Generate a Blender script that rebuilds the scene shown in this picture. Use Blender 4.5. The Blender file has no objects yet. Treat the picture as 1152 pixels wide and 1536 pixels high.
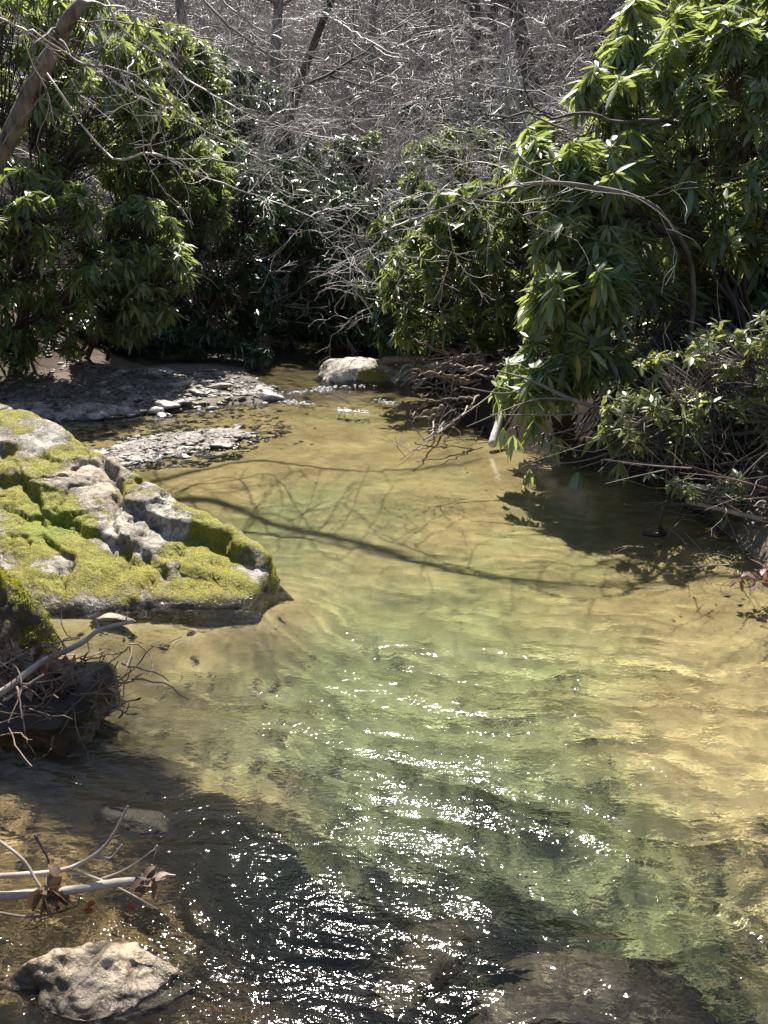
import bpy, bmesh, math
import numpy as np
from mathutils import Vector

R_ = np.random.default_rng
SC = bpy.context.scene
COL = SC.collection
rad = math.radians

# ------------------------------------------------------------------ camera
CAMZ = 1.7
PITCH = rad(18.2)
FPX = 1183.0
cam_d = bpy.data.cameras.new("camera")
cam = bpy.data.objects.new("camera", cam_d)
COL.objects.link(cam)
cam.location = (0, 0, CAMZ)
cam.rotation_euler = (math.pi / 2 - PITCH, 0, 0)
cam_d.sensor_fit = 'VERTICAL'
cam_d.angle = 2 * math.atan(768 / FPX)
cam_d.clip_end = 500
cam_d.clip_start = 0.05
SC.camera = cam
CP, SP = math.cos(PITCH), math.sin(PITCH)


def ray(px, py):
    x = (np.asarray(px, float) - 576) / FPX
    u = (768 - np.asarray(py, float)) / FPX
    return np.stack([x, CP + u * SP, -SP + u * CP], -1)


def at(px, py, Y):
    d = ray(px, py)
    t = np.asarray(Y, float) / d[..., 1]
    return np.array([0, 0, CAMZ]) + d * t[..., None]


def gnd(px, py, z=0.0):
    d = ray(px, py)
    t = (z - CAMZ) / d[..., 2]
    return np.array([0, 0, CAMZ]) + d * np.asarray(t)[..., None]


def proj(P):
    v = P - np.array([0, 0, CAMZ])
    f = v[:, 1] * CP - v[:, 2] * SP
    u = v[:, 1] * SP + v[:, 2] * CP
    f = np.maximum(f, 1e-3)
    return np.stack([576 + FPX * v[:, 0] / f, 768 - FPX * u / f], -1)


# ------------------------------------------------------------------ light
EL, AZ = rad(56), rad(-3)
SUN = np.array([math.cos(EL) * math.sin(AZ), math.cos(EL) * math.cos(AZ), math.sin(EL)])
sl = bpy.data.lights.new("sun", 'SUN')
sl.energy = 5.0
sl.angle = rad(0.53)
sl.color = (1.0, 0.945, 0.86)
so = bpy.data.objects.new("sun", sl)
COL.objects.link(so)
so.location = (0, 0, 30)
so.rotation_euler = Vector(SUN).to_track_quat('Z', 'Y').to_euler()
W = bpy.data.worlds.new("World")
SC.world = W
W.use_nodes = True
nt = W.node_tree
sky = nt.nodes.new('ShaderNodeTexSky')
sky.sky_type = 'NISHITA'
sky.sun_disc = False
sky.sun_elevation = EL
sky.sun_rotation = AZ
nt.links.new(sky.outputs[0], nt.nodes['Background'].inputs[0])
nt.nodes['Background'].inputs[1].default_value = 0.065
SC.view_settings.view_transform = 'Standard'
SC.view_settings.look = 'None'
SC.view_settings.exposure = 1.12
SC.view_settings.gamma = 1
cy = SC.cycles
cy.use_denoising = True
cy.max_bounces = 8
cy.diffuse_bounces = 3
cy.glossy_bounces = 3
cy.transmission_bounces = 4
cy.transparent_max_bounces = 12
cy.volume_bounces = 1
cy.caustics_reflective = False
cy.caustics_refractive = True
cy.sample_clamp_indirect = 6


# ------------------------------------------------------------------ noise
def _hash(ix, iy, iz, s):
    h = (ix * 374761393 + iy * 668265263 + iz * 2147483647 + s * 1274126177) & 0xFFFFFFFF
    h = ((h ^ (h >> 13)) * 1274126177) & 0xFFFFFFFF
    h = ((h ^ (h >> 16)) * 2246822519) & 0xFFFFFFFF
    return ((h ^ (h >> 15)) & 0xFFFFFF) / float(0xFFFFFF)


def noise(P, s=0):
    P = np.asarray(P, float)
    if P.shape[-1] == 2:
        P = np.concatenate([P, np.zeros(P.shape[:-1] + (1,))], -1)
    i = np.floor(P).astype(np.int64)
    f = P - i
    f = f * f * f * (f * (f * 6 - 15) + 10)
    out = 0
    for dx in (0, 1):
        for dy in (0, 1):
            for dz in (0, 1):
                w = (f[..., 0] if dx else 1 - f[..., 0]) * (f[..., 1] if dy else 1 - f[..., 1]) * (f[..., 2] if dz else 1 - f[..., 2])
                out = out + w * _hash(i[..., 0] + dx, i[..., 1] + dy, i[..., 2] + dz, s)
    return out * 2 - 1


def fbm(P, s=0, o=4, g=0.5, l=2.03):
    P = np.asarray(P, float)
    a, t, r = 1.0, 0.0, 0
    for k in range(o):
        r = r + a * noise(P, s + k * 17)
        t += a
        a *= g
        P = P * l + 13.7
    return r / t


def sstep(a, b, x):
    t = np.clip((x - a) / (b - a), 0, 1)
    return t * t * (3 - 2 * t)


def nrm(v):
    return v / np.maximum(np.linalg.norm(v, axis=-1, keepdims=True), 1e-9)


# ------------------------------------------------------------------ mesh helpers
def mk_mesh(name, V, F, mat, attrs=None, smooth=True):
    V = np.asarray(V, np.float32)
    F = np.asarray(F, np.int32)
    m = bpy.data.meshes.new(name)
    m.vertices.add(len(V))
    m.vertices.foreach_set('co', V.ravel())
    k = F.shape[1]
    m.loops.add(F.size)
    m.loops.foreach_set('vertex_index', F.ravel())
    m.polygons.add(len(F))
    m.polygons.foreach_set('loop_start', np.arange(0, F.size, k, dtype=np.int32))
    m.polygons.foreach_set('use_smooth', np.full(len(F), smooth, bool))
    for n, a in (attrs or {}).items():
        a = np.asarray(a, np.float32)
        if a.ndim == 1:
            at_ = m.attributes.new(n, 'FLOAT', 'POINT')
            at_.data.foreach_set('value', a)
        else:
            at_ = m.attributes.new(n, 'FLOAT_COLOR', 'POINT')
            c = np.ones((len(a), 4), np.float32)
            c[:, :3] = a
            at_.data.foreach_set('color', c.ravel())
    m.materials.append(mat)
    m.update(calc_edges=True)
    m.validate()
    return m


def link(name, mesh, parent=None, loc=None):
    o = bpy.data.objects.new(name, mesh)
    COL.objects.link(o)
    if parent is not None:
        o.parent = parent
        if loc is None:
            o.location = (-parent.location[0], -parent.location[1], -parent.location[2])
    if loc is not None:
        o.location = loc
    return o


def tag(o, label=None, cat=None, group=None, kind=None):
    if label:
        o['label'] = label
    if cat:
        o['category'] = cat
    if group:
        o['group'] = group
    if kind:
        o['kind'] = kind
    return o


def thing(name, loc, label, cat, group=None):
    o = bpy.data.objects.new(name, None)
    o.empty_display_size = 0.1
    COL.objects.link(o)
    o.location = [float(c) for c in loc]
    return tag(o, label, cat, group)


def resample(p, n):
    """smooth polyline through the control points (Catmull-Rom), n points"""
    p = np.asarray(p, float)
    if len(p) == 2:
        t = np.linspace(0, 1, n)[:, None]
        return p[0] * (1 - t) + p[1] * t
    q = np.vstack([2 * p[0] - p[1], p, 2 * p[-1] - p[-2]])
    u = np.linspace(0, len(p) - 1 - 1e-6, n)
    i = u.astype(int)
    t = (u - i)[:, None]
    a, b, c, d = q[i], q[i + 1], q[i + 2], q[i + 3]
    return 0.5 * (2 * b + (c - a) * t + (2 * a - 5 * b + 4 * c - d) * t * t + (3 * b - a - 3 * c + d) * t ** 3)


class Tubes:
    def __init__(s):
        s.V, s.F, s.n = [], [], 0

    def add(s, pts, r0, r1=None, sides=5, rough=0.0, seed=0, pw=1.0):
        pts = np.asarray(pts, float)
        n = len(pts)
        if np.ndim(r0) == 0:
            r = r0 + ((r0 * 0.5 if r1 is None else r1) - r0) * np.linspace(0, 1, n) ** pw
        else:
            r = np.asarray(r0, float)
        T = np.gradient(pts, axis=0)
        T = nrm(T)
        ref = np.array([0.31, 0.21, 0.93]) if abs(T[:, 2].mean()) < 0.8 else np.array([0.9, 0.3, 0.1])
        A = nrm(np.cross(T, ref))
        B = np.cross(T, A)
        an = np.linspace(0, 2 * np.pi, sides, endpoint=False)
        ring = pts[:, None] + r[:, None, None] * (np.cos(an)[None, :, None] * A[:, None] + np.sin(an)[None, :, None] * B[:, None])
        if rough:
            d = ring - pts[:, None]
            ring = pts[:, None] + d * (1 + rough * fbm(ring / max(r0 if np.ndim(r0) == 0 else r.max(), 0.01) * 0.8, seed, 3))[..., None]
        i = np.arange(n - 1)[:, None] * sides
        j = np.arange(sides)[None]
        k = (j + 1) % sides
        f = np.stack([i + j, i + k, i + sides + k, i + sides + j], -1).reshape(-1, 4) + s.n
        s.V.append(ring.reshape(-1, 3))
        s.F.append(f)
        s.n += n * sides
        # end caps
        if sides > 3 or n < 4:
            for e, c in ((0, pts[0] - T[0] * r[0] * .3), (n - 1, pts[-1] + T[-1] * r[-1] * .6)):
                s.V.append(c[None])
                b = s.n - n * sides if e == 0 else s.n - sides
                b = (s.n - n * sides if e == 0 else s.n - sides) if e == 0 else s.ncap_base + (n - 1) * sides
                q = []
                for a in range(sides):
                    x, y = b + a, b + (a + 1) % sides
                    q.append([y, x, s.n, s.n] if e == 0 else [x, y, s.n, s.n])
                if e == 0:
                    s.ncap_base = b
                s.tri = getattr(s, 'tri', [])
                s.tri += [t[:3] for t in q]
                s.n += 1
        return s

    def mesh(s, name, mat):
        V = np.vstack(s.V)
        F = np.vstack(s.F)
        m = bpy.data.meshes.new(name)
        tri = np.asarray(getattr(s, 'tri', []), np.int32).reshape(-1, 3)
        V = V.astype(np.float32)
        m.vertices.add(len(V))
        m.vertices.foreach_set('co', V.ravel())
        lo = np.concatenate([F.ravel(), tri.ravel()]).astype(np.int32)
        m.loops.add(len(lo))
        m.loops.foreach_set('vertex_index', lo)
        st = np.concatenate([np.arange(len(F)) * 4, F.size + np.arange(len(tri)) * 3]).astype(np.int32)
        m.polygons.add(len(st))
        m.polygons.foreach_set('loop_start', st)
        m.polygons.foreach_set('use_smooth', np.ones(len(st), bool))
        m.materials.append(mat)
        m.update(calc_edges=True)
        return m


# ------------------------------------------------------------------ materials
def new_mat(name):
    m = bpy.data.materials.new(name)
    m.use_nodes = True
    t = m.node_tree
    return m, t, t.nodes['Principled BSDF'], t.nodes['Material Output']


def N(t, typ, **kw):
    n = t.nodes.new(typ)
    for k, v in kw.items():
        if isinstance(k, str) and k.startswith('i_'):
            n.inputs[k[2:].replace('_', ' ')].default_value = v
        else:
            setattr(n, k, v)
    return n


def ramp(t, fac, stops):
    r = t.nodes.new('ShaderNodeValToRGB')
    e = r.color_ramp.elements
    while len(e) < len(stops):
        e.new(0.5)
    for q, (p, c) in zip(e, stops):
        q.position = p
        q.color = (*c, 1) if len(c) == 3 else c
    t.links.new(fac, r.inputs[0])
    return r.outputs[0]


def mix(t, fac, a, b, mode='MIX'):
    m = t.nodes.new('ShaderNodeMix')
    m.data_type = 'RGBA'
    m.blend_type = mode
    for sock, v in ((m.inputs[0], fac), (m.inputs[6], a), (m.inputs[7], b)):
        if isinstance(v, (int, float)):
            sock.default_value = v
        elif isinstance(v, tuple):
            sock.default_value = (*v, 1) if len(v) == 3 else v
        else:
            t.links.new(v, sock)
    return m.outputs[2]


def math_(t, op, a, b=0.0, clamp=False):
    m = t.nodes.new('ShaderNodeMath')
    m.operation = op
    m.use_clamp = clamp
    for sock, v in ((m.inputs[0], a), (m.inputs[1], b)):
        if isinstance(v, (int, float)):
            sock.default_value = v
        else:
            t.links.new(v, sock)
    return m.outputs[0]


def coords(t):
    return t.nodes.new('ShaderNodeTexCoord').outputs['Object']


def ntex(t, co, scale, detail=4, rough=0.55, dist=0.0, vec=None):
    n = t.nodes.new('ShaderNodeTexNoise')
    n.inputs['Scale'].default_value = scale
    n.inputs['Detail'].default_value = detail
    n.inputs['Roughness'].default_value = rough
    n.inputs['Distortion'].default_value = dist
    if vec:
        mp = t.nodes.new('ShaderNodeMapping')
        mp.inputs['Scale'].default_value = vec
        t.links.new(co, mp.inputs[0])
        co = mp.outputs[0]
    t.links.new(co, n.inputs['Vector'])
    return n.outputs['Fac']


def bump(t, h, strength, dist, normal=None):
    b = t.nodes.new('ShaderNodeBump')
    b.inputs['Strength'].default_value = strength
    b.inputs['Distance'].default_value = dist
    t.links.new(h, b.inputs['Height'])
    if normal:
        t.links.new(normal, b.inputs['Normal'])
    return b.outputs[0]


def leaf_mat(name, c0, c1, back, trans, yellow=(0.45, 0.38, 0.03), rough=0.4, tmix=0.45):
    m, t, p, o = new_mat(name)
    a = N(t, 'ShaderNodeAttribute', attribute_name='var')
    col = ramp(t, a.outputs['Fac'], [(0.0, c0), (0.55, c1), (0.965, tuple(x * 1.25 for x in c1)), (0.978, yellow)])
    g = t.nodes.new('ShaderNodeNewGeometry')
    col2 = mix(t, g.outputs['Backfacing'], col, mix(t, 0.6, col, back))
    t.links.new(col2, p.inputs['Base Color'])
    p.inputs['Roughness'].default_value = rough
    p.inputs['Specular IOR Level'].default_value = 0.95
    tr = t.nodes.new('ShaderNodeBsdfTranslucent')
    t.links.new(mix(t, 1.0, mix(t, a.outputs['Fac'], tuple(x * .75 for x in trans), trans), col, 'LINEAR_LIGHT') if False else mix(t, a.outputs['Fac'], tuple(x * .7 for x in trans), trans), tr.inputs[0])
    mx = t.nodes.new('ShaderNodeMixShader')
    mx.inputs[0].default_value = tmix
    t.links.new(p.outputs[0], mx.inputs[1])
    t.links.new(tr.outputs[0], mx.inputs[2])
    t.links.new(mx.outputs[0], o.inputs[0])
    return m


def bark_mat(name, c0, c1, scale=14, rough=0.75, bs=0.6, bd=0.01, stretch=(1, 1, 0.35)):
    m, t, p, o = new_mat(name)
    co = coords(t)
    n1 = ntex(t, co, scale, 6, 0.6, 0.3, stretch)
    n2 = ntex(t, co, scale * 0.22, 3, 0.5)
    c = ramp(t, math_(t, 'ADD', math_(t, 'MULTIPLY', n1, 0.6), math_(t, 'MULTIPLY', n2, 0.4)), [(0.36, c0), (0.62, c1)])
    t.links.new(c, p.inputs['Base Color'])
    p.inputs['Roughness'].default_value = rough
    t.links.new(bump(t, n1, bs, bd), p.inputs['Normal'])
    return m


M = {}
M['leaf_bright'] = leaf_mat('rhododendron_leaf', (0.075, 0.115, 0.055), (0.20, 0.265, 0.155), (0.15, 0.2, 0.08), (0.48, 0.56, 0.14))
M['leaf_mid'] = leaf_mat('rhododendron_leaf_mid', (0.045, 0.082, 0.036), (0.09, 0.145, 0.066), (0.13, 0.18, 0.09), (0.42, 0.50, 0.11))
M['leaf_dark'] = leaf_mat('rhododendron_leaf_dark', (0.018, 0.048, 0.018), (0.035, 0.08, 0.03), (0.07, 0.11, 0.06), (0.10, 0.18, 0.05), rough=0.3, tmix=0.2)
M['leaf_small'] = leaf_mat('laurel_leaf', (0.09, 0.13, 0.045), (0.19, 0.23, 0.10), (0.22, 0.24, 0.13), (0.42, 0.46, 0.12), yellow=(0.5, 0.38, 0.05))
M['leaf_brown'] = leaf_mat('dead_leaf', (0.08, 0.045, 0.025), (0.19, 0.115, 0.065), (0.22, 0.15, 0.1), (0.25, 0.12, 0.05), yellow=(0.3, 0.1, 0.04), rough=0.6, tmix=0.15)
M['leaf_orange'] = leaf_mat('orange_leaf', (0.35, 0.07, 0.015), (0.45, 0.11, 0.02), (0.5, 0.12, 0.03), (0.8, 0.18, 0.03), rough=0.5)
M['leaf_maroon'] = leaf_mat('maroon_leaf', (0.10, 0.06, 0.06), (0.26, 0.17, 0.16), (0.3, 0.2, 0.2), (0.3, 0.15, 0.1), rough=0.35)
M['bark_dark'] = bark_mat('dark_bark', (0.035, 0.027, 0.02), (0.13, 0.105, 0.085))
M['bark_trunk'] = bark_mat('lichened_bark', (0.025, 0.018, 0.013), (0.24, 0.20, 0.16), 16, 0.8, 1.0, 0.03)
M['bark_grey'] = bark_mat('grey_bark', (0.12, 0.10, 0.09), (0.30, 0.26, 0.23))
M['twig_pale'] = bark_mat('pale_twig', (0.30, 0.265, 0.24), (0.53, 0.485, 0.445), 8, 0.45)
M['twig_mauve'] = bark_mat('mauve_twig', (0.25, 0.215, 0.205), (0.45, 0.40, 0.385), 8, 0.45)
M['wood_bleached'] = bark_mat('bleached_wood', (0.22, 0.17, 0.13), (0.50, 0.43, 0.36), 16, 0.6, 0.5, 0.006)
M['wood_white'] = bark_mat('white_wood', (0.45, 0.42, 0.38), (0.75, 0.72, 0.68), 12, 0.6, 0.4, 0.006)
M['wood_brown'] = bark_mat('brown_driftwood', (0.09, 0.06, 0.042), (0.27, 0.19, 0.14), 18, 0.5, 0.5, 0.006)
M['wood_black'] = bark_mat('wet_black_wood', (0.012, 0.01, 0.008), (0.04, 0.03, 0.022), 18, 0.5)


def rock_mat(name, pale, mid, dark, moss=None, moss2=None, stain=None, wet_z=0.04, gloss=0.65, grain=1.0):
    """stone: mottled mineral, optional moss (attribute), dark wet band at the water line"""
    m, t, p, o = new_mat(name)
    co = t.nodes.new('ShaderNodeNewGeometry').outputs['Position']
    n1 = ntex(t, co, 5, 8, 0.62, 0.4)
    n2 = ntex(t, co, 34, 6, 0.7)
    n3 = ntex(t, co, 140, 3, 0.6)
    k = math_(t, 'ADD', math_(t, 'MULTIPLY', n1, 0.6), math_(t, 'MULTIPLY', n2, 0.4))
    c = ramp(t, k, [(0.36, dark), (0.47, mid), (0.6, pale)])
    if stain:
        a = N(t, 'ShaderNodeAttribute', attribute_name='stain')
        c = mix(t, math_(t, 'MULTIPLY', a.outputs['Fac'], ramp(t, n2, [(0.3, (0.3, 0.3, 0.3)), (0.6, (1, 1, 1))]), True), c, stain)
    n4 = ntex(t, co, 7, 5, 0.7, 1.2)
    ck = ramp(t, math_(t, 'ABSOLUTE', math_(t, 'SUBTRACT', n4, 0.5)), [(0.0, (0.25, 0.22, 0.2)), (0.018, (0.6, 0.58, 0.55)), (0.05, (1, 1, 1))])
    c = mix(t, 1.0, c, ck, 'MULTIPLY')
    # lichen flecks
    c = mix(t, ramp(t, n3, [(0.6, (0, 0, 0)), (0.72, (0.5, 0.5, 0.5))]), c, tuple(x * 0.45 for x in mid))
    rough = gloss
    h = math_(t, 'ADD', math_(t, 'MULTIPLY', n2, 1.0), math_(t, 'MULTIPLY', n3, 0.35))
    if moss:
        a = N(t, 'ShaderNodeAttribute', attribute_name='moss')
        mn = ntex(t, co, 60, 5, 0.7)
        mk = math_(t, 'ADD', a.outputs['Fac'], math_(t, 'MULTIPLY', math_(t, 'SUBTRACT', n2, 0.5), 1.5))
        mk = math_(t, 'ADD', mk, math_(t, 'MULTIPLY', math_(t, 'SUBTRACT', n3, 0.5), 0.8))
        mf = ramp(t, mk, [(0.44, (0, 0, 0)), (0.56, (1, 1, 1))])
        g = N(t, 'ShaderNodeAttribute', attribute_name='green')
        mc = mix(t, math_(t, 'ADD', g.outputs['Fac'], math_(t, 'MULTIPLY', math_(t, 'SUBTRACT', n1, 0.5), 1.4), True), moss, moss2)
        mc = mix(t, ramp(t, mn, [(0.3, (0, 0, 0)), (0.62, (1, 1, 1))]), mix(t, 0.62, mc, (0.02, 0.018, 0.008)), mc)
        c = mix(t, mf, c, mc)
        h = math_(t, 'ADD', h, math_(t, 'MULTIPLY', mf, math_(t, 'ADD', 0.2, math_(t, 'MULTIPLY', mn, 1.4))))
    z = N(t, 'ShaderNodeSeparateXYZ')
    t.links.new(co, z.inputs[0])
    zz = math_(t, 'ADD', z.outputs[2], math_(t, 'MULTIPLY', math_(t, 'SUBTRACT', n1, 0.5), 0.12))
    wet = t.nodes.new('ShaderNodeMapRange')
    wet.inputs[1].default_value = wet_z - 0.015
    wet.inputs[2].default_value = wet_z + 0.015
    wet.inputs[3].default_value = 1
    wet.inputs[4].default_value = 0
    t.links.new(zz, wet.inputs[0])
    c = mix(t, wet.outputs[0], c, mix(t, 0.72, c, (0.016, 0.012, 0.007)))
    t.links.new(c, p.inputs['Base Color'])
    rr = N(t, 'ShaderNodeMapRange')
    rr.inputs[3].default_value = rough
    rr.inputs[4].default_value = 0.14
    t.links.new(wet.outputs[0], rr.inputs[0])
    t.links.new(rr.outputs[0], p.inputs['Roughness'])
    t.links.new(bump(t, h, 0.75, 0.012 * grain), p.inputs['Normal'])
    return m


M['boulder'] = rock_mat('mossy_boulder_stone', (0.50, 0.455, 0.385), (0.30, 0.26, 0.20), (0.10, 0.08, 0.055), (0.31, 0.27, 0.025), (0.21, 0.29, 0.018), (0.42, 0.28, 0.18))
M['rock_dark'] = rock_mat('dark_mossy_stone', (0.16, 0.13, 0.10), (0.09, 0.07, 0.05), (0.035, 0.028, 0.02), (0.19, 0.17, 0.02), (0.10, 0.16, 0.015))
M['rock_wet'] = rock_mat('wet_stone', (0.52, 0.42, 0.30), (0.32, 0.25, 0.17), (0.10, 0.075, 0.05), wet_z=0.022, gloss=0.4)
M['rock_far'] = rock_mat('pale_lichen_rock', (0.80, 0.74, 0.64), (0.58, 0.52, 0.43), (0.2, 0.17, 0.14), (0.27, 0.22, 0.03), (0.2, 0.2, 0.03))
M['stone'] = rock_mat('creek_stone', (0.56, 0.51, 0.47), (0.34, 0.295, 0.255), (0.12, 0.1, 0.085), wet_z=0.02, gloss=0.55, grain=0.4)
M['stone_pale'] = rock_mat('pale_creek_stone', (0.75, 0.73, 0.70), (0.55, 0.52, 0.48), (0.33, 0.3, 0.27), wet_z=0.0, gloss=0.55, grain=0.4)
M['gravel'] = rock_mat('gravel_stone', (0.37, 0.325, 0.285), (0.20, 0.17, 0.14), (0.07, 0.058, 0.048), wet_z=0.012, gloss=0.6, grain=0.4)
M['rock_sub'] = rock_mat('submerged_stone', (0.17, 0.125, 0.07), (0.09, 0.068, 0.038), (0.03, 0.024, 0.014), wet_z=-5, gloss=0.5)

M['rock_subdark'] = rock_mat('dark_submerged_stone', (0.10, 0.075, 0.05), (0.055, 0.042, 0.03), (0.02, 0.016, 0.012), wet_z=-5, gloss=0.5)

# ------------------------------------------------------------------ terrain
LEFT = [(-5, -8), (-5, 0), (-3.6, 1.4), (-2.3, 2.3), (-2.0, 3.0), (-2.1, 3.9), (-2.6, 5.2), (-3.2, 6.4)]
LPX = [(40, 636), (150, 630), (250, 622), (330, 613), (400, 606), (432, 600), (428, 588), (400, 572), (392, 552), (430, 532)]
RPX = [(565, 528), (640, 556), (652, 600), (690, 640), (745, 664), (800, 684), (900, 706), (985, 730), (1050, 785), (1110, 850), (1152, 893)]
POLY = [np.array(p) for p in LEFT] + [gnd(*p)[:2] for p in LPX] + [np.array([-3.4, 17.0]), np.array([-1.2, 17.8])] + \
       [gnd(*p)[:2] for p in RPX] + [np.array([2.5, 2.2]), np.array([2.9, 0.5]), np.array([3.4, -8])]
POLY = np.array(POLY)


def sd_poly(P, poly):
    """signed distance, positive outside"""
    d = np.full(len(P), 1e9)
    ins = np.zeros(len(P), bool)
    for i in range(len(poly)):
        a, b = poly[i], poly[(i + 1) % len(poly)]
        e = b - a
        w = P - a
        t = np.clip((w @ e) / (e @ e), 0, 1)
        d = np.minimum(d, ((w - t[:, None] * e) ** 2).sum(1))
        c = (a[1] > P[:, 1]) != (b[1] > P[:, 1])
        ins ^= c & (P[:, 0] < (b[0] - a[0]) * (P[:, 1] - a[1]) / (b[1] - a[1] + 1e-12) + a[0])
    d = np.sqrt(d)
    return np.where(ins, -d, d)


SPIT = np.array([gnd(*p)[:2] for p in [(150, 672), (250, 652), (330, 645), (372, 650), (350, 668), (290, 680), (190, 700), (120, 700)]])


def gauss(P, c, sx, sy):
    return np.exp(-((P[:, 0] - c[0]) / sx) ** 2 - ((P[:, 1] - c[1]) / sy) ** 2)


def terrain(P, full=False):
    P = np.asarray(P, float)
    wob = np.stack([fbm(P * 1.1, 5, 3), fbm(P * 1.1, 9, 3)], -1) * 0.18
    sd = sd_poly(P + wob * sstep(3, 9, P[:, 1])[:, None] + wob * 0.4, POLY)
    sp = sd_poly(P + wob * 0.5 + .16 * np.stack([fbm(P * 4, 55, 3), fbm(P * 4, 57, 3)], -1), SPIT)
    # bed
    ins = np.maximum(-sd, 0)
    depth = 0.03 + 0.26 * sstep(0, 0.9, ins) + 0.20 * gauss(P, gnd(590, 960), 0.75, 0.8) * sstep(0, .8, ins) + 0.14 * gauss(P, (-0.9, 6), 0.5, 1.2)
    depth -= 0.12 * gauss(P, (1.5, 2.2), 0.7, 0.9) * sstep(0, .5, ins)
    depth += 0.28 * sstep(2.8, 1.8, P[:, 1]) * sstep(-.9, -.2, P[:, 0]) * sstep(1.3, .6, P[:, 0])
    wq = P + .15 * np.stack([fbm(P * 2, 22, 2), fbm(P * 2, 24, 2)], -1)
    depth += 0.020 * fbm(wq * np.array([2.6, 7.5]), 25, 3) * sstep(7.5, 5.0, P[:, 1]) + .006 * fbm(wq * np.array([5, 20]), 27, 2)
    depth += 0.035 * fbm(P * 2.2, 21, 3) + 0.008 * fbm(P * np.array([5, 9]), 23, 2)
    depth -= 0.20 * np.clip(gauss(P, (-1.25, 3.5), 0.6, 0.28) + gauss(P, (-.62, 3.75), .22, .3), 0, 1)
    bed = -np.maximum(depth, 0.035)
    # banks
    out = np.maximum(sd, 0)
    right = sstep(0.3, 1.2, P[:, 0] - 0.02 * P[:, 1])
    lo = 0.01 + 0.42 * sstep(0, 0.7, out) + 0.16 * out
    left = 0.0 + 0.05 * sstep(0, 0.3, out) + 0.10 * sstep(0.2, 2.0, out) + 0.45 * sstep(1.6, 3.2, out)
    bank = left * (1 - right) + lo * right
    far = np.maximum(out - 2.6, 0)
    bank = bank + 0.62 * far * sstep(0, 4, far) * (0.55 + 0.45 * sstep(4, 12, P[:, 1]))
    bank = np.where(bank > 40, 40 + (bank - 40) * .2, bank)
    bank = bank + sstep(0.2, 2, out) * 0.16 * fbm(P * 0.8, 31, 4) + 0.025 * fbm(P * 4, 37, 3) * sstep(0, .3, out) + sstep(8, 20, out) * 0.8 * fbm(P * 0.2, 41, 3)
    z = np.where(sd < 0, bed, np.maximum(bank, 0.004) + 0.0)
    z = np.where((sd >= 0) & (sd < 0.25), np.maximum(bank, 0.004) * sstep(0, 0.25, sd) + bed * (1 - sstep(0, 0.25, sd)), z)
    # gravel spit
    sz = 0.05 * sstep(0.02, -0.28, sp) - 0.005 + 0.012 * fbm(P * 6, 51, 2)
    z = np.maximum(z, sz - 0.22 * np.maximum(sp, 0))
    if full:
        return z, sd, sp
    return z


def th(x, y):
    return float(terrain(np.array([[x, y]]))[0])


ys = np.concatenate([np.linspace(-14, 0.4, 30), 0.5 * np.exp(np.linspace(0, math.log(180), 470))])
us = np.sign(np.linspace(-1, 1, 421)) * np.abs(np.linspace(-1, 1, 421)) ** 1.35
XX = us[None] * (np.maximum(ys, 0)[:, None] * 0.95 + 9)
YY = np.repeat(ys[:, None], len(us), 1)
P2 = np.stack([XX.ravel(), YY.ravel()], -1)
Z, SD, SPD = terrain(P2, True)
V = np.concatenate([P2, Z[:, None]], -1)
nr, nc = XX.shape
ii = np.arange(nr - 1)[:, None] * nc + np.arange(nc - 1)[None]
F = np.stack([ii, ii + 1, ii + nc + 1, ii + nc], -1).reshape(-1, 4)
# ground colours, some shade painted in: sand, silt, cobble brown, gravel grey, leaf litter
sand = np.array([0.47, 0.358, 0.195])
silt = np.array([0.33, 0.335, 0.17])
cob = np.array([0.13, 0.095, 0.06])
grav = np.array([0.19, 0.16, 0.13])
lit = np.array([0.135, 0.10, 0.08])
soil = np.array([0.07, 0.048, 0.034])
dep = np.clip(-Z, 0, 1)
colr = np.repeat(sand[None], len(P2), 0)
w = sstep(0.22, 0.42, dep + 0.05 * fbm(P2 * 1.5, 61, 3))[:, None]
colr = colr * (1 - w) + silt * w
rk = np.clip(sstep(2.15, 1.6, P2[:, 1] + 0.5 * fbm(P2 * 1.6, 63, 3) + 0.4 * sstep(.4, 1.0, P2[:, 0])) + 0.85 * sstep(-0.3, -0.9, P2[:, 0] + .3 * fbm(P2 * 1.4, 66, 3)) * sstep(3.6, 3.0, P2[:, 1]) * sstep(0.0, 0.35, 0.3 + fbm(P2 * 2.1, 65, 3)), 0, 1)[:, None]
colr = colr * (1 - rk) + cob * rk
rk = np.clip(1.25 * np.exp(-((P2[:, 0] - .05 + .2 * fbm(P2 * 1.3, 62, 3)) / .75) ** 2 - ((P2[:, 1] - 2.1) / 1.05) ** 2), 0, .92)[:, None]
colr = colr * (1 - rk) + np.array([0.195, 0.212, 0.128]) * rk
rk = (sstep(9.0, 10.4, P2[:, 1] + .8 * fbm(P2 * .9, 68, 3)) * .85)[:, None]  # far bed browner and darker, with the shrubs' shade painted in
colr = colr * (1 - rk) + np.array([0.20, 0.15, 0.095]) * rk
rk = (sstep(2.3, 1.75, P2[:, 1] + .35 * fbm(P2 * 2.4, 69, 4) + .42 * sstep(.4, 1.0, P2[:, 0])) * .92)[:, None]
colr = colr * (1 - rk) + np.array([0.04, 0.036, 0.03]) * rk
rk = (sstep(-.15, -.6, P2[:, 0] + .2 * fbm(P2 * 2, 64, 3)) * sstep(2.75, 2.3, P2[:, 1]) * .75)[:, None]
colr = colr * (1 - rk) + np.array([0.30, 0.195, 0.10]) * rk
g = sstep(-0.12, 0.02, SD)[:, None] * (P2[:, 0] < 0.6)[:, None]
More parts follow.
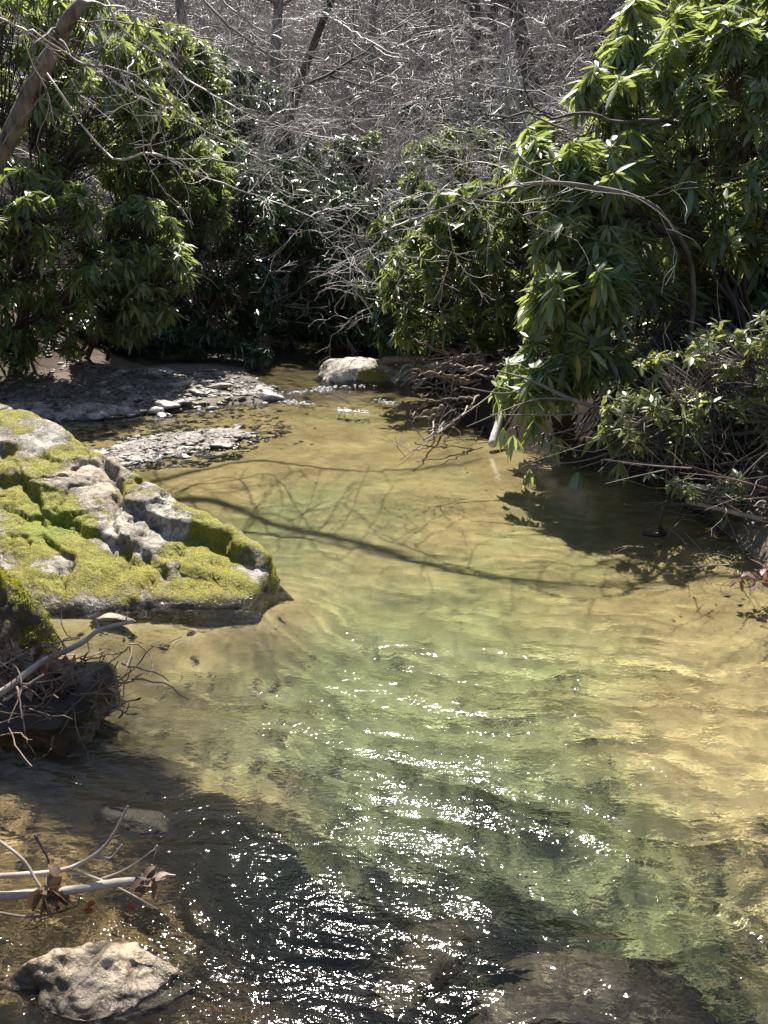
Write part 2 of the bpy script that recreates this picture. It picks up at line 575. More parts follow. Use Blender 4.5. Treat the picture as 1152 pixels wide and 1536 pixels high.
g = np.maximum(g, sstep(0.12, -0.05, SPD)[:, None])
colr = colr * (1 - g) + grav * g
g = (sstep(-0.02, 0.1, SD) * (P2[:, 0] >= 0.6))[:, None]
colr = colr * (1 - g) + (np.array([0.24, 0.19, 0.145]) * sstep(5.2, 4.6, P2[:, 1:2]) + np.array([0.045, 0.033, 0.024]) * sstep(4.6, 5.2, P2[:, 1:2])) * g  # far right bank darkened: shade of the undercut painted into its colour
g = sstep(0.45, 1.2, SD + 0.3 * fbm(P2 * 2, 67, 3))[:, None] * np.where(P2[:, 0] > 0.6, 1, sstep(1.6, 2.6, SD))[:, None]
colr = colr * (1 - g) + (soil if True else lit) * g
g = sstep(3.5, 7, SD)[:, None]
colr = colr * (1 - g) + np.array([0.075, 0.06, 0.05]) * g
colr *= (1 + 0.22 * fbm(P2 * 3.0, 71, 4))[:, None]

m, t, p, o = new_mat('creek_ground')
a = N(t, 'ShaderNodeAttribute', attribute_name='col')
co = coords(t)
n1 = ntex(t, co, 9, 7, 0.65, 0.6)
n2 = ntex(t, co, 70, 4, 0.7)
n3 = ntex(t, co, 2.2, 5, 0.6, 1.0)
k = math_(t, 'ADD', math_(t, 'MULTIPLY', n1, 0.55), math_(t, 'MULTIPLY', n2, 0.45))
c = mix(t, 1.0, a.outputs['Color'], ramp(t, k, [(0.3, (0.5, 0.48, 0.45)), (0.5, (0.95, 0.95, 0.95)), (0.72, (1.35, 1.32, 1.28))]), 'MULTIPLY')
c = mix(t, 1.0, c, ramp(t, n3, [(0.3, (0.72, 0.74, 0.72)), (0.6, (1.1, 1.08, 1.05))]), 'MULTIPLY')
t.links.new(c, p.inputs['Base Color'])
p.inputs['Roughness'].default_value = 0.9
p.inputs['Specular IOR Level'].default_value = 0.2
t.links.new(bump(t, k, 0.5, 0.012), p.inputs['Normal'])
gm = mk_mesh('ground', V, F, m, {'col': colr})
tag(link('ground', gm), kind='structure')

# ------------------------------------------------------------------ water
wy = np.concatenate([np.linspace(-8, 0.9, 20), np.exp(np.linspace(math.log(1.0), math.log(20), 620))])
wu = np.linspace(-1, 1, 521)
WX = wu[None] * (np.maximum(wy, 0)[:, None] * 0.62 + 1.7) - 0.0
WX[:, 0] = -12
WX[:, -1] = 12
WY = np.repeat(wy[:, None], len(wu), 1)
PW = np.stack([WX.ravel(), WY.ravel()], -1)
pxw = proj(np.concatenate([PW, np.zeros((len(PW), 1))], -1))
near = PW[:, 1] > 0.9


def blob(px, c, sx, sy):
    return np.exp(-((px[:, 0] - c[0]) / sx) ** 2 - ((px[:, 1] - c[1]) / sy) ** 2)


amp = 0.10 + .16 * sstep(6.5, 4.2, PW[:, 1]) + 0.74 * sstep(4.4, 1.7, PW[:, 1] - 0.25 * PW[:, 0] + .3 * fbm(PW * 1.3, 81, 2))
riff = 1.0 * np.exp(-((PW[:, 0] + 0.2) / 1.1) ** 2 - ((PW[:, 1] - 10.3) / 0.9) ** 2)
riff = riff + 1.0 * np.exp(-((PW[:, 0] + 0.95) / 0.4) ** 2 - ((PW[:, 1] - 1.62) / 0.14) ** 2)
amp = np.clip(amp + riff, 0.08, 1.6)
q = PW + 0.12 * np.stack([fbm(PW * 2.5, 83, 2), fbm(PW * 2.5, 85, 2)], -1)
# current runs toward the viewer, a little to the right: crests lie across it
ca, sa = math.cos(rad(-19)), math.sin(rad(-19))
qx = q[:, 0] * ca + q[:, 1] * sa
qy = -q[:, 0] * sa + q[:, 1] * ca
Q = np.stack([qx, qy], -1)
h = 0.019 * fbm(Q * np.array([.9, 4.4]), 87, 2) + 0.010 * fbm(Q * np.array([2.4, 11]), 89, 2) + 0.0034 * fbm(Q * np.array([9, 27]), 91, 2)
h2 = 0.0012 * (1 - np.abs(fbm(Q * np.array([18, 34]), 93, 2)) * 2)
hz = h * amp * 1.0 + h2 * amp * .4
hz += 0.0016 * fbm(Q * np.array([2.5, 13]), 95, 2) * sstep(7, 4, PW[:, 1])
hz *= sstep(20, 14, PW[:, 1])
nW = len(PW)
nr, nc = WX.shape
ii = np.arange(nr - 1)[:, None] * nc + np.arange(nc - 1)[None]
FW = np.stack([ii, ii + 1, ii + nc + 1, ii + nc], -1).reshape(-1, 4)
VW = np.concatenate([PW, hz[:, None]], -1)
# close the body of water below the bed so that its murk is a volume
rim = np.concatenate([np.arange(nc), (np.arange(1, nr)) * nc + nc - 1, (nr - 1) * nc + np.arange(nc - 2, -1, -1), np.arange(nr - 2, 0, -1) * nc])
low = VW[rim].copy()
low[:, 2] = -1.6
i0 = nW + np.arange(len(rim))
side = np.stack([rim, i0, np.roll(i0, -1), np.roll(rim, -1)], -1)
m, t, p, o = new_mat('creek_water')
t.nodes.remove(p)
co = coords(t)
ra = N(t, 'ShaderNodeAttribute', attribute_name='amp')
w1 = ntex(t, co, 16, 2, 0.5, 0.6, (1, 2.0, 1))
w2 = ntex(t, co, 48, 2, 0.5, 0.4, (1, 1.6, 1))
hh = math_(t, 'ADD', math_(t, 'MULTIPLY', w1, 0.0062), math_(t, 'MULTIPLY', w2, 0.0021))
hh = math_(t, 'MULTIPLY', hh, math_(t, 'ADD', 0.02, math_(t, 'MULTIPLY', ra.outputs['Fac'], 0.9)))
nb = bump(t, hh, 1.0, 1.0)
gl = N(t, 'ShaderNodeBsdfGlossy')
gl.inputs['Roughness'].default_value = 0.06
t.links.new(nb, gl.inputs['Normal'])
rf = N(t, 'ShaderNodeBsdfRefraction')
rf.inputs['IOR'].default_value = 1.33
rf.inputs['Roughness'].default_value = 0.0
rf.inputs['Color'].default_value = (0.93, 0.965, 0.90, 1)
t.links.new(nb, rf.inputs['Normal'])
fr = N(t, 'ShaderNodeFresnel')
fr.inputs['IOR'].default_value = 1.36
t.links.new(nb, fr.inputs['Normal'])
mx = N(t, 'ShaderNodeMixShader')
t.links.new(fr.outputs[0], mx.inputs[0])
t.links.new(rf.outputs[0], mx.inputs[1])
t.links.new(gl.outputs[0], mx.inputs[2])
t.links.new(mx.outputs[0], o.inputs[0])
VV = np.vstack([VW, low])
# bottom cap as one big polygon via bmesh-free fan
cen = np.array([[0, 4.0, -1.6]])
VV = np.vstack([VV, cen])
fan = np.stack([i0, np.full(len(i0), len(VV) - 1), np.roll(i0, -1)], -1)
F4 = np.vstack([FW, side])
mw = bpy.data.meshes.new('water')
mw.vertices.add(len(VV))
mw.vertices.foreach_set('co', VV.astype(np.float32).ravel())
lo_ = np.concatenate([F4.ravel(), fan.ravel()]).astype(np.int32)
mw.loops.add(len(lo_))
mw.loops.foreach_set('vertex_index', lo_)
st = np.concatenate([np.arange(len(F4)) * 4, F4.size + np.arange(len(fan)) * 3]).astype(np.int32)
mw.polygons.add(len(st))
mw.polygons.foreach_set('loop_start', st)
mw.polygons.foreach_set('use_smooth', np.ones(len(st), bool))
av = mw.attributes.new('amp', 'FLOAT', 'POINT')
av.data.foreach_set('value', np.concatenate([amp, np.zeros(len(VV) - nW)]).astype(np.float32))
mw.materials.append(m)
mw.update(calc_edges=True)
tag(link('water', mw), kind='structure')


# ------------------------------------------------------------------ rocks
_ico = {}


def ico(n):
    if n not in _ico:
        b = bmesh.new()
        bmesh.ops.create_icosphere(b, subdivisions=n, radius=1)
        v = np.array([x.co[:] for x in b.verts])
        f = np.array([[x.index for x in q.verts] for q in b.faces])
        b.free()
        _ico[n] = (nrm(v), f)
    return _ico[n]


def poly_rock(c, planes, sub=6, soft=18):
    """unit directions pushed out to a rounded polytope given by (point, normal) planes"""
    D, Fi = ico(sub)
    inv = []
    for q, n in planes:
        n = nrm(np.array(n, float))
        d = (np.array(q, float) - c) @ n
        inv.append(np.maximum((D @ n) / max(d, 1e-3), 0.02))
    inv = np.array(inv)
    mxv = inv.max(0)
    s = mxv * ((inv / mxv) ** soft).sum(0) ** (1 / soft)
    return c + D / s[:, None], Fi


def vnormals(V, F):
    n = np.cross(V[F[:, 1]] - V[F[:, 0]], V[F[:, 2]] - V[F[:, 0]])
    o = np.zeros_like(V)
    for k in range(3):
        np.add.at(o, F[:, k], n)
    return nrm(o)


def seg_dist(p, poly):
    """distance of image points to a polyline and the side (positive = below it)"""
    d = np.full(len(p), 1e9)
    sgn = np.zeros(len(p))
    poly = np.array(poly, float)
    for a, b in zip(poly[:-1], poly[1:]):
        e = b - a
        w = p - a
        t = np.clip((w @ e) / (e @ e), 0, 1)
        v = w - t[:, None] * e
        dd = np.sqrt((v ** 2).sum(1))
        s = e[0] * w[:, 1] - e[1] * w[:, 0]
        sgn = np.where(dd < d, np.sign(s), sgn)
        d = np.minimum(d, dd)
    return d, sgn


def moss_tufts(V, Nn, F, mask, n, seed, mat, ln=0.012, green=None):
    """short upright leaflets growing where the moss attribute is high"""
    r = R_(seed)
    A = np.linalg.norm(np.cross(V[F[:, 1]] - V[F[:, 0]], V[F[:, 2]] - V[F[:, 0]]), axis=1)
    wgt = A * mask[F].mean(1)
    f = r.choice(len(F), n, p=wgt / wgt.sum())
    b = r.dirichlet((1, 1, 1), n)
    P = (V[F[f]] * b[..., None]).sum(1)
    Nv = nrm((Nn[F[f]] * b[..., None]).sum(1))
    d = nrm(Nv + r.normal(0, 0.5, (n, 3)))
    L = ln * r.uniform(0.5, 1.3, n)[:, None]
    s = nrm(np.cross(d, r.normal(0, 1, (n, 3)))) * L * 0.28
    v = np.stack([P - s - Nv * .003, P + s - Nv * .003, P + d * L], 1).reshape(-1, 3)
    fc = np.arange(n * 3).reshape(-1, 3)
    var = np.repeat(r.uniform(0, 0.9, n) if green is None else np.clip(green[F[f]].mean(1) * .5 + r.uniform(0, .45, n), 0, .95), 3)
    return mk_mesh('moss', v, fc, mat, {'var': var})


M['moss'] = leaf_mat('moss_leaflets', (0.31, 0.265, 0.025), (0.28, 0.30, 0.018), (0.26, 0.25, 0.02), (0.65, 0.62, 0.03), yellow=(0.3, 0.26, 0.03), rough=0.6, tmix=0.35)

# --- the mossy boulder
A_, C_, D_ = np.array([-2.2, 5.0, .67]), np.array([-.76, 3.72, 0.07]), np.array([-1.7, 3.66, .08])
n1_ = np.cross(C_ - D_, A_ - D_)
n1_ = n1_ if n1_[2] > 0 else -n1_
cB = np.array([-1.9, 4.5, -0.12])
V, F = poly_rock(cB, [(A_, n1_), (A_ + np.array([.03, .03, .02]), (0.6, 0.77, 0.2)), ((-1.2, 3.6, 0.02), (0.06, -1, 0.45)), ((-2.2, 4.9, .665), (0.05, -.12, 1)), ((-3.5, 4, 0), (-1, 0, .2)),
                      ((-2, 5.7, 0), (0, 1, .3)), ((0, 0, -.6), (0, 0, -1)), ((-.66, 3.68, 0), (0.9, -.3, .2))], 7, 26)
Nn = vnormals(V, F)
disp = 0.035 * fbm(V * 2.0, 101, 3) + 0.02 * (0.5 - np.abs(fbm(V * np.array([2.6, 2.6, 5]), 103, 3))) + 0.02 * fbm(V * 9, 105, 3) + 0.006 * fbm(V * 30, 107, 3)
rr_ = R_(133)
S_ = V[rr_.choice(len(V), 90)] + rr_.normal(0, .05, (90, 3))
Tn = rr_.normal(0, 1, (90, 3)) * np.array([1, 1, .7])
ci = np.zeros(len(V), int)
q_ = V + .07 * np.stack([fbm(V * 4, 135, 3), fbm(V * 4, 136, 3), fbm(V * 4, 137, 3)], -1)
dmin = np.full(len(V), 1e9)
for i_ in range(90):
    d_ = ((q_ - S_[i_]) ** 2 * np.array([1, 1, 2.5])).sum(1)
    ci = np.where(d_ < dmin, i_, ci)
    dmin = np.minimum(dmin, d_)
disp += np.clip(((V - S_[ci]) * Tn[ci]).sum(1) * .05 + rr_.normal(0, .005, 90)[ci], -.016, .016)
px = proj(V)
for poly, dp, wd in [([(215, 768), (250, 790), (290, 797), (318, 800), (345, 825), (378, 836)], .075, 34), ([(160, 695), (172, 708), (182, 735), (178, 765)], .05, 14),
                     ([(40, 768), (100, 783), (150, 800), (190, 815), (240, 846)], .035, 22), ([(80, 815), (110, 835), (100, 870)], .03, 20), ([(185, 806), (196, 830), (182, 862)], .05, 22),
                     ([(0, 716), (30, 720), (55, 745), (60, 760)], .05, 24), ([(210, 885), (230, 860), (265, 850), (330, 870)], .03, 20), ([(60, 690), (100, 694), (160, 700)], .025, 16)]:
    d, s = seg_dist(px + 5 * np.stack([noise(px / 14, 3), noise(px / 14, 4)], -1), poly)
    front = (Nn @ np.array([0, -.6, .8])) > 0
    disp -= front * dp * np.where(s > 0, np.exp(-(d / wd) ** 1.4), np.exp(-(d / 4) ** 2))
    disp += front * .12 * dp * np.where(s > 0, 0, np.exp(-((d - 12) / 14) ** 2))
disp -= .022 * np.exp(-(np.abs(fbm(V * np.array([3, 3, 6]), 104, 4)) / .03) ** 2)
V = V + Nn * disp[:, None]
Nn = vnormals(V, F)
px = proj(V)
moss = 0.50 + 0.9 * fbm(V * 7.0, 111, 5) + 0.3 * fbm(V * 1.5, 113, 2)
green = 0.05 + 0.3 * fbm(V * 2, 117, 2)
for (x, y, sx, sy, wt) in [(150, 668, 60, 14, .6), (300, 775, 80, 22, .5), (340, 815, 30, 20, .5), (50, 690, 60, 12, .4), (80, 800, 60, 45, .6), (95, 740, 40, 18, .55), (30, 740, 50, 30, .45),
                           (330, 855, 80, 25, .55), (215, 865, 50, 25, .5), (30, 780, 50, 40, .3), (230, 690, 50, 30, .45), (200, 742, 20, 16, .3),
                           (75, 665, 45, 14, -.9), (130, 715, 38, 26, -.8), (155, 760, 22, 40, -.6), (240, 780, 60, 24, -.6), (95, 848, 26, 16, -.9), (170, 815, 26, 20, -.6),
                           (250, 735, 30, 22, -.4), (215, 800, 30, 20, -.5), (60, 655, 40, 8, -.7)]:
    moss += 0.7 * wt * blob(px, (x, y), sx, sy)
for (x, y, sx, sy, wt) in [(75, 790, 45, 35, .8), (90, 735, 40, 18, .3)]:
    green += wt * blob(px, (x, y), sx, sy)
moss *= sstep(0.0, 0.035, V[:, 2])
stain = np.clip(blob(px, (150, 725), 40, 45) + .6 * blob(px, (120, 700), 60, 15) + .5 * blob(px, (60, 700), 30, 14), 0, 1) * 0.65
bo = thing('mossy_boulder', (-1.7, 4.2, 0), 'big pale boulder cushioned with yellow-green moss, sloping down into the creek', 'boulder')
mh = sstep(.45, .7, moss)
link('stone_body', mk_mesh('mossy_boulder', V, F, M['boulder'], {'moss': moss, 'green': np.clip(green, 0, 1), 'stain': stain}), bo)
mo = link('moss', moss_tufts(V, Nn, F, mh * (Nn[:, 2] > 0.1), 80000, 5, M['moss'], 0.0062, np.clip(green, 0, 1)), bo)
tag(mo, kind='stuff')

# --- dark rock at the frame edge
cD = np.array([-1.95, 3.15, 0.0])
V, F = poly_rock(cD, [((-1.62, 3.2, .2), (.9, -.35, .35)), ((-1.75, 3.0, .2), (.25, -.95, .1)), ((-1.9, 3.3, .50), (.35, .1, 1)), ((-1.6, 3.4, 0), (.7, .7, .3)), ((-2.1, 3.6, 0), (0, 1, .2)),
                      ((-2.7, 3, 0), (-1, 0, .1)), ((0, 0, -.4), (0, 0, -1))], 6, 14)
Nn = vnormals(V, F)
V = V + Nn * (0.06 * fbm(V * 3, 121, 3) + 0.02 * fbm(V * 10, 123, 3) + 0.006 * fbm(V * 32, 124, 2))[:, None]
Nn = vnormals(V, F)
moss = 0.35 + 0.5 * Nn[:, 2] + 0.5 * fbm(V * 5, 127, 3)
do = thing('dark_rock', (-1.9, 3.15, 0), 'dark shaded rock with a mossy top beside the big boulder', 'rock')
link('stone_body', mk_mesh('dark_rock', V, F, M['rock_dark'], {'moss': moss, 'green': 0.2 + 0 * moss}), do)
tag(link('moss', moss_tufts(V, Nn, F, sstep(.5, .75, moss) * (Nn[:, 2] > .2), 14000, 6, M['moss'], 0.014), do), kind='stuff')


def simple_rock(name, c, size, seed, mat, label=None, cat='rock', group=None, sub=5, rot=0.0, flat=0.5, rough=1.0, top=None, moss=None):
    r = R_(seed)
    pl = []
    for k in range(11):
        n = r.normal(0, 1, 3)
        n = nrm(n)
        pl.append((n * r.uniform(.72, 1.0), n))
    pl += [((0, 0, flat * 1.4), (r.uniform(-.2, .2), r.uniform(-.2, .2), 1)), ((0, 0, -.8), (0, 0, -1))]
    V, F = poly_rock(np.zeros(3), pl, sub, 13)
    V = V + nrm(V) * (rough * (0.09 * fbm(V * 1.7, seed, 3) + 0.035 * fbm(V * 6, seed + 3, 3) + .012 * fbm(V * 18, seed + 5, 2)))[:, None]
    V = V * np.array(size)
    a = {}
    if moss is not None:
        a = {'moss': moss + .5 * fbm(V * 6, seed + 7, 3), 'green': np.zeros(len(V))}
    m_ = mk_mesh(name, V, F, mat, a)
    if label is None:
        return m_
    o_ = link(name, m_, None, c)
    o_.rotation_euler = (0, 0, rot)
    return tag(o_, label, cat, group)


# far pale rock: long low block
V, F = poly_rock(np.array([0, 0, 0.]), [((-.62, 0, 0), (-1, -.25, .25)), ((-.3, -.3, 0), (-.15, -1, .22)), ((.2, -.32, 0), (.25, -1, .45)), ((-.25, 0, .31), (-.25, -.25, 1)), ((.1, 0, .31), (.2, -.2, 1)),
                                       ((.68, 0, 0), (1, -.1, .4)), ((0, .4, 0), (0, 1, .3)), ((0, 0, -.4), (0, 0, -1))], 6, 14)
Nn = vnormals(V, F)
V = V + Nn * (.08 * fbm(V * 3.4, 141, 3) + .02 * fbm(V * 9, 142, 3) + .006 * fbm(V * 30, 143, 2))[:, None]
pc = gnd(560, 576)
V = V * np.array([1.12, 1, .8])
mo_ = 0.05 + 0.35 * fbm(V * 6, 145, 3) + 0.9 * np.exp(-((V[:, 0] - .02) / .24) ** 2 - ((V[:, 2] - .1) / .16) ** 2)
o = link('creek_rock', mk_mesh('creek_rock', V, F, M['rock_far'], {'moss': mo_, 'green': 0 * mo_}), None, (pc[0], pc[1] + .3, 0.0))
tag(o, 'long white rock with a yellow lichen patch standing in the far creek', 'rock')

# foreground wet rock
D, F = ico(6)
fr_ = D[:, :2] / np.maximum(np.linalg.norm(D[:, :2], axis=1, keepdims=True), 1e-6)
D = D.copy()
D[:, :2] *= ((np.abs(fr_) ** 1.25).sum(1) ** (-1 / 1.25) * 1.1)[:, None]
V = np.stack([.25 * D[:, 0] - .05 * np.clip(D[:, 2], 0, 1), .115 * D[:, 1] + .03 * np.clip(D[:, 2], 0, 1), np.where(D[:, 2] > 0, .12 * np.clip(D[:, 2], 0, 1) ** 2.0, .12 * D[:, 2])], -1)
Nn = vnormals(V, F)
V = V + Nn * (.036 * fbm(V * 7, 151, 3) + .034 * (.5 - np.abs(fbm(V * np.array([9, 9, 14]), 154, 3))) + .010 * fbm(V * 20, 152, 3) + .004 * fbm(V * 55, 153, 2))[:, None]
V = V * np.array([.86, .8, .68])
V[:, 2] += .012 * np.clip(V[:, 2] / .05, 0, 1) * fbm(V * 14, 157, 2)
pc = gnd(155, 1480)
o = link('wet_rock', mk_mesh('wet_rock', V, F, M['rock_wet']), None, (pc[0], pc[1] + .02, -.02))
tag(o, 'tan peaked wet rock breaking the water below the two sticks', 'rock')
pc = gnd(215, 1228)
o = simple_rock('wet_rock', (pc[0], pc[1], -0.022), (.10, .05, .03), 160, M['rock_subdark'], 'low wet glinting rock just breaking the water above the two sticks', sub=5, rot=-.25)
pc = gnd(165, 927)
simple_rock('wet_rock', (pc[0], pc[1], -0.01), (.06, .05, .04), 163, M['rock_wet'], 'small wet rock just breaking the water at the foot of the mossy boulder', moss=-1)
pc = gnd(403, 600)
simple_rock('pale_stone', (pc[0], pc[1], 0.03), (.15, .11, .1), 166, M['stone_pale'], 'bright white rounded stone at the tip of the gravel bar', 'stone')
pc = gnd(240, 578)
simple_rock('pale_stone', (pc[0], pc[1], th(pc[0], pc[1]) + .03), (.24, .15, .06), 168, M['stone_pale'], 'flat pale slab lying on the gravel bar', 'stone')

# submerged rocks in the foreground
SUBR = [((850, 1425), (.27, .13, .13), -.13, 'broad dark slab under the rippling water at lower right of the stream'), ((640, 1345), (.15, .08, .08), -.2, 'pale tan stone under water beside the dark slab'),
        ]
for i, (pp, sz, z, lb) in enumerate(SUBR):
    pc = gnd(*pp)
    simple_rock('sunken_rock', (pc[0], pc[1], -sz[2] * .62 - (.26 if i else .22)), (sz[0], sz[1], sz[2] * .55), 170 + i * 3, M['rock_sub' if i else 'rock_subdark'], lb, 'rock', sub=5, rot=i * .7)
pc = gnd(735, 660)

# stones and gravel on the bars
r = R_(11)


def in_poly(p, poly):
    return sd_poly(p, np.array(poly, float)) < 0


def sample_poly(poly, n, r):
    poly = np.array(poly, float)
    lo, hi = poly.min(0), poly.max(0)
    out = np.zeros((0, 2))
    while len(out) < n:
        c = r.uniform(lo, hi, (n * 3, 2))
        out = np.vstack([out, c[in_poly(c, poly)]])
    return out[:n]


stone_meshes = [simple_rock('stone', None, (1, .75, .5), 300 + i * 7, M['stone'], sub=3, rough=1.2) for i in range(7)]
BARPX = [(0, 590), (90, 572), (230, 560), (340, 562), (418, 585), (430, 600), (330, 613), (240, 622), (150, 632), (30, 640), (0, 640)]
SPITPX = [(180, 660), (260, 647), (340, 643), (372, 650), (350, 664), (290, 680), (210, 694), (160, 692)]


def scatter_stones(poly, n, smin, smax, label, group, r, kind_name='stone'):
    for p_ in sample_poly(poly, n, r):
        g_ = gnd(*p_)
        g_ = gnd(*p_, th(g_[0], g_[1]))
        z = th(g_[0], g_[1])
        s = smin * (smax / smin) ** (r.random() ** 2.2)
        o_ = link(kind_name, stone_meshes[r.integers(7)], None, (g_[0], g_[1], z + s * .24))
        o_.scale = (s, s * r.uniform(.8, 1.1), s * r.uniform(.7, 1.1))
        o_.rotation_euler = (r.uniform(-.25, .25), r.uniform(-.25, .25), r.uniform(0, 6.3))
        tag(o_, label, 'stone', group)


scatter_stones(BARPX, 210, .04, .15, 'grey-brown cobble lying among others on the shaded gravel bar', 'cobbles on the gravel bar', r)
scatter_stones([(130, 650), (260, 636), (380, 640), (415, 655), (360, 674), (290, 690), (200, 702), (120, 700)], 90, .025, .09, 'small grey cobble on the low gravel spit behind the mossy boulder', 'cobbles on the gravel spit', r)


def pebble_field(name, pts, smin, smax, r, label, mat=None):
    D, Fi = ico(1)
    n = len(pts)
    s = smin * (smax / smin) ** (r.random(n) ** 1.8)
    sc = np.stack([s, s * r.uniform(.6, 1, n), s * r.uniform(.35, .6, n)], -1)
    an = r.uniform(0, 6.3, n)
    jit = 1 + .22 * r.normal(0, 1, (n, len(D), 1))
    v = D[None] * jit * sc[:, None]
    c_, s_ = np.cos(an)[:, None], np.sin(an)[:, None]
    v = np.stack([v[..., 0] * c_ - v[..., 1] * s_, v[..., 0] * s_ + v[..., 1] * c_, v[..., 2]], -1) + pts[:, None]
    f = Fi[None] + (np.arange(n) * len(D))[:, None, None]
    o_ = link(name, mk_mesh(name, v.reshape(-1, 3), f.reshape(-1, 3), mat or M['stone'], smooth=False))
    return tag(o_, label, 'gravel', None, 'stuff')


def ground_pts(poly, n, r, lift=0.0):
    p_ = sample_poly(poly, n, r)
    g_ = gnd(p_[:, 0], p_[:, 1])[:, :2]
    for _ in range(2):
        z = terrain(g_)
        d = ray(p_[:, 0], p_[:, 1])
        t_ = (z - CAMZ) / d[:, 2]
        g_ = (d * t_[:, None])[:, :2]
    return np.concatenate([g_, terrain(g_)[:, None] + lift], -1)


pebble_field('gravel', np.vstack([ground_pts(BARPX, 3600, r, .004), ground_pts(SPITPX, 2200, r, .003), ground_pts([(100, 652), (260, 632), (400, 634), (450, 655), (360, 684), (290, 702), (200, 712), (110, 705)], 1500, r, .002), ground_pts([(60, 600), (300, 552), (450, 575), (470, 606), (340, 622), (250, 634), (100, 640)], 1200, r, .002)]), .014, .06, r, 'loose grey-brown gravel covering the bar and the spit', M['gravel'])
RBPX = [(905, 712), (985, 728), (1060, 780), (1152, 850), (1152, 760), (1050, 720), (960, 700)]

pebble_field('bed_pebbles', np.vstack([ground_pts([(110, 940), (400, 920), (480, 1000), (420, 1180), (480, 1330), (300, 1400), (0, 1400), (0, 1130), (180, 1090)], 150, r, .002),
              ground_pts([(380, 620), (600, 590), (640, 640), (480, 680), (380, 690)], 160, r, .0), ground_pts([(300, 1420), (700, 1380), (1152, 1440), (1152, 1536), (200, 1536)], 120, r, .002)]), .006, .03, r, 'brown stones and pebbles scattered over the creek bed', M['rock_sub'])
# ------------------------------------------------------------------ foliage
def leaves_mesh(name, P, ax, L, r, mat, segs=3, wid=.15, droop=.25, fold=.25, var=None, up=None):
    """P base, ax unit axis, L length: pointed-oval bent leaves with a folded midrib"""
    n = len(P)
    if up is None:
        up = np.array([0, 0, 1.0]) + r.normal(0, .35, (n, 3))
    sd_ = np.cross(ax, up)
    sd_ = nrm(sd_ + 1e-4)
    nm = np.cross(sd_, ax)
    xs = np.linspace(0, 1, segs + 1)
    hw = wid * np.sin(np.pi * np.clip(xs, 0.03, .97) ** .85) ** .75
    hw[0] = .02
    hw[-1] = .006
    dr = droop * r.uniform(.4, 1.5, n)
    mid = P[:, None] + ax[:, None] * (xs[None, :, None] * L[:, None, None])
    mid = mid - np.array([0, 0, 1.0]) * ((xs ** 2)[None, :, None] * (dr * L)[:, None, None])
    wv = sd_[:, None] * (hw[None, :, None] * L[:, None, None])
    upv = nm[:, None] * (hw[None, :, None] * L[:, None, None] * fold)
    v = np.stack([mid - wv + upv, mid, mid + wv + upv], 2)  # n, segs+1, 3, 3
    k = (segs + 1) * 3
    f = []
    for i in range(segs):
        for j in range(2):
            a = i * 3 + j
            f.append([a, a + 1, a + 4, a + 3])
    f = np.array(f)[None] + (np.arange(n) * k)[:, None, None]
    va = r.uniform(0, 1, n) if var is None else var
    return mk_mesh(name, v.reshape(-1, 3), f.reshape(-1, 4), mat, {'var': np.repeat(va, k)})


def whorl_leaves(W, T, r, nl=(7, 11), L=(.13, .2), alpha=(-38, 20), wmin=None):
    """leaves in whorls: W tip positions, T tip directions"""
    P, A, LL = [], [], []
    for i_, (w_, t_) in enumerate(zip(W, T)):
        k = r.integers(nl[0], nl[1] + 1)
        a0 = r.uniform(0, 6.3)
        e1 = nrm(np.cross(t_, np.array([.2, .9, .4])))
        e2 = np.cross(t_, e1)
        lm = r.uniform(L[0] * .8, L[1] * 1.05) * (1 if wmin is None else wmin[i_])
        am = r.normal(alpha[0], alpha[1] * .6)
        for j in range(k):
            f = a0 + 2 * np.pi * j / k + r.normal(0, .2)
            al = rad(am + r.normal(0, alpha[1] * .7))
            d = math.cos(al) * (math.cos(f) * e1 + math.sin(f) * e2) + math.sin(al) * t_
            P.append(w_ + d * .008 - t_ * r.uniform(0, .02))
            A.append(d)
            LL.append(lm * r.uniform(.75, 1.15))
    return np.array(P), nrm(np.array(A)), np.array(LL)


def bez(a, b, c, n):
    t = np.linspace(0, 1, n)[:, None]
    return (1 - t) ** 2 * a + 2 * t * (1 - t) * b + t * t * c


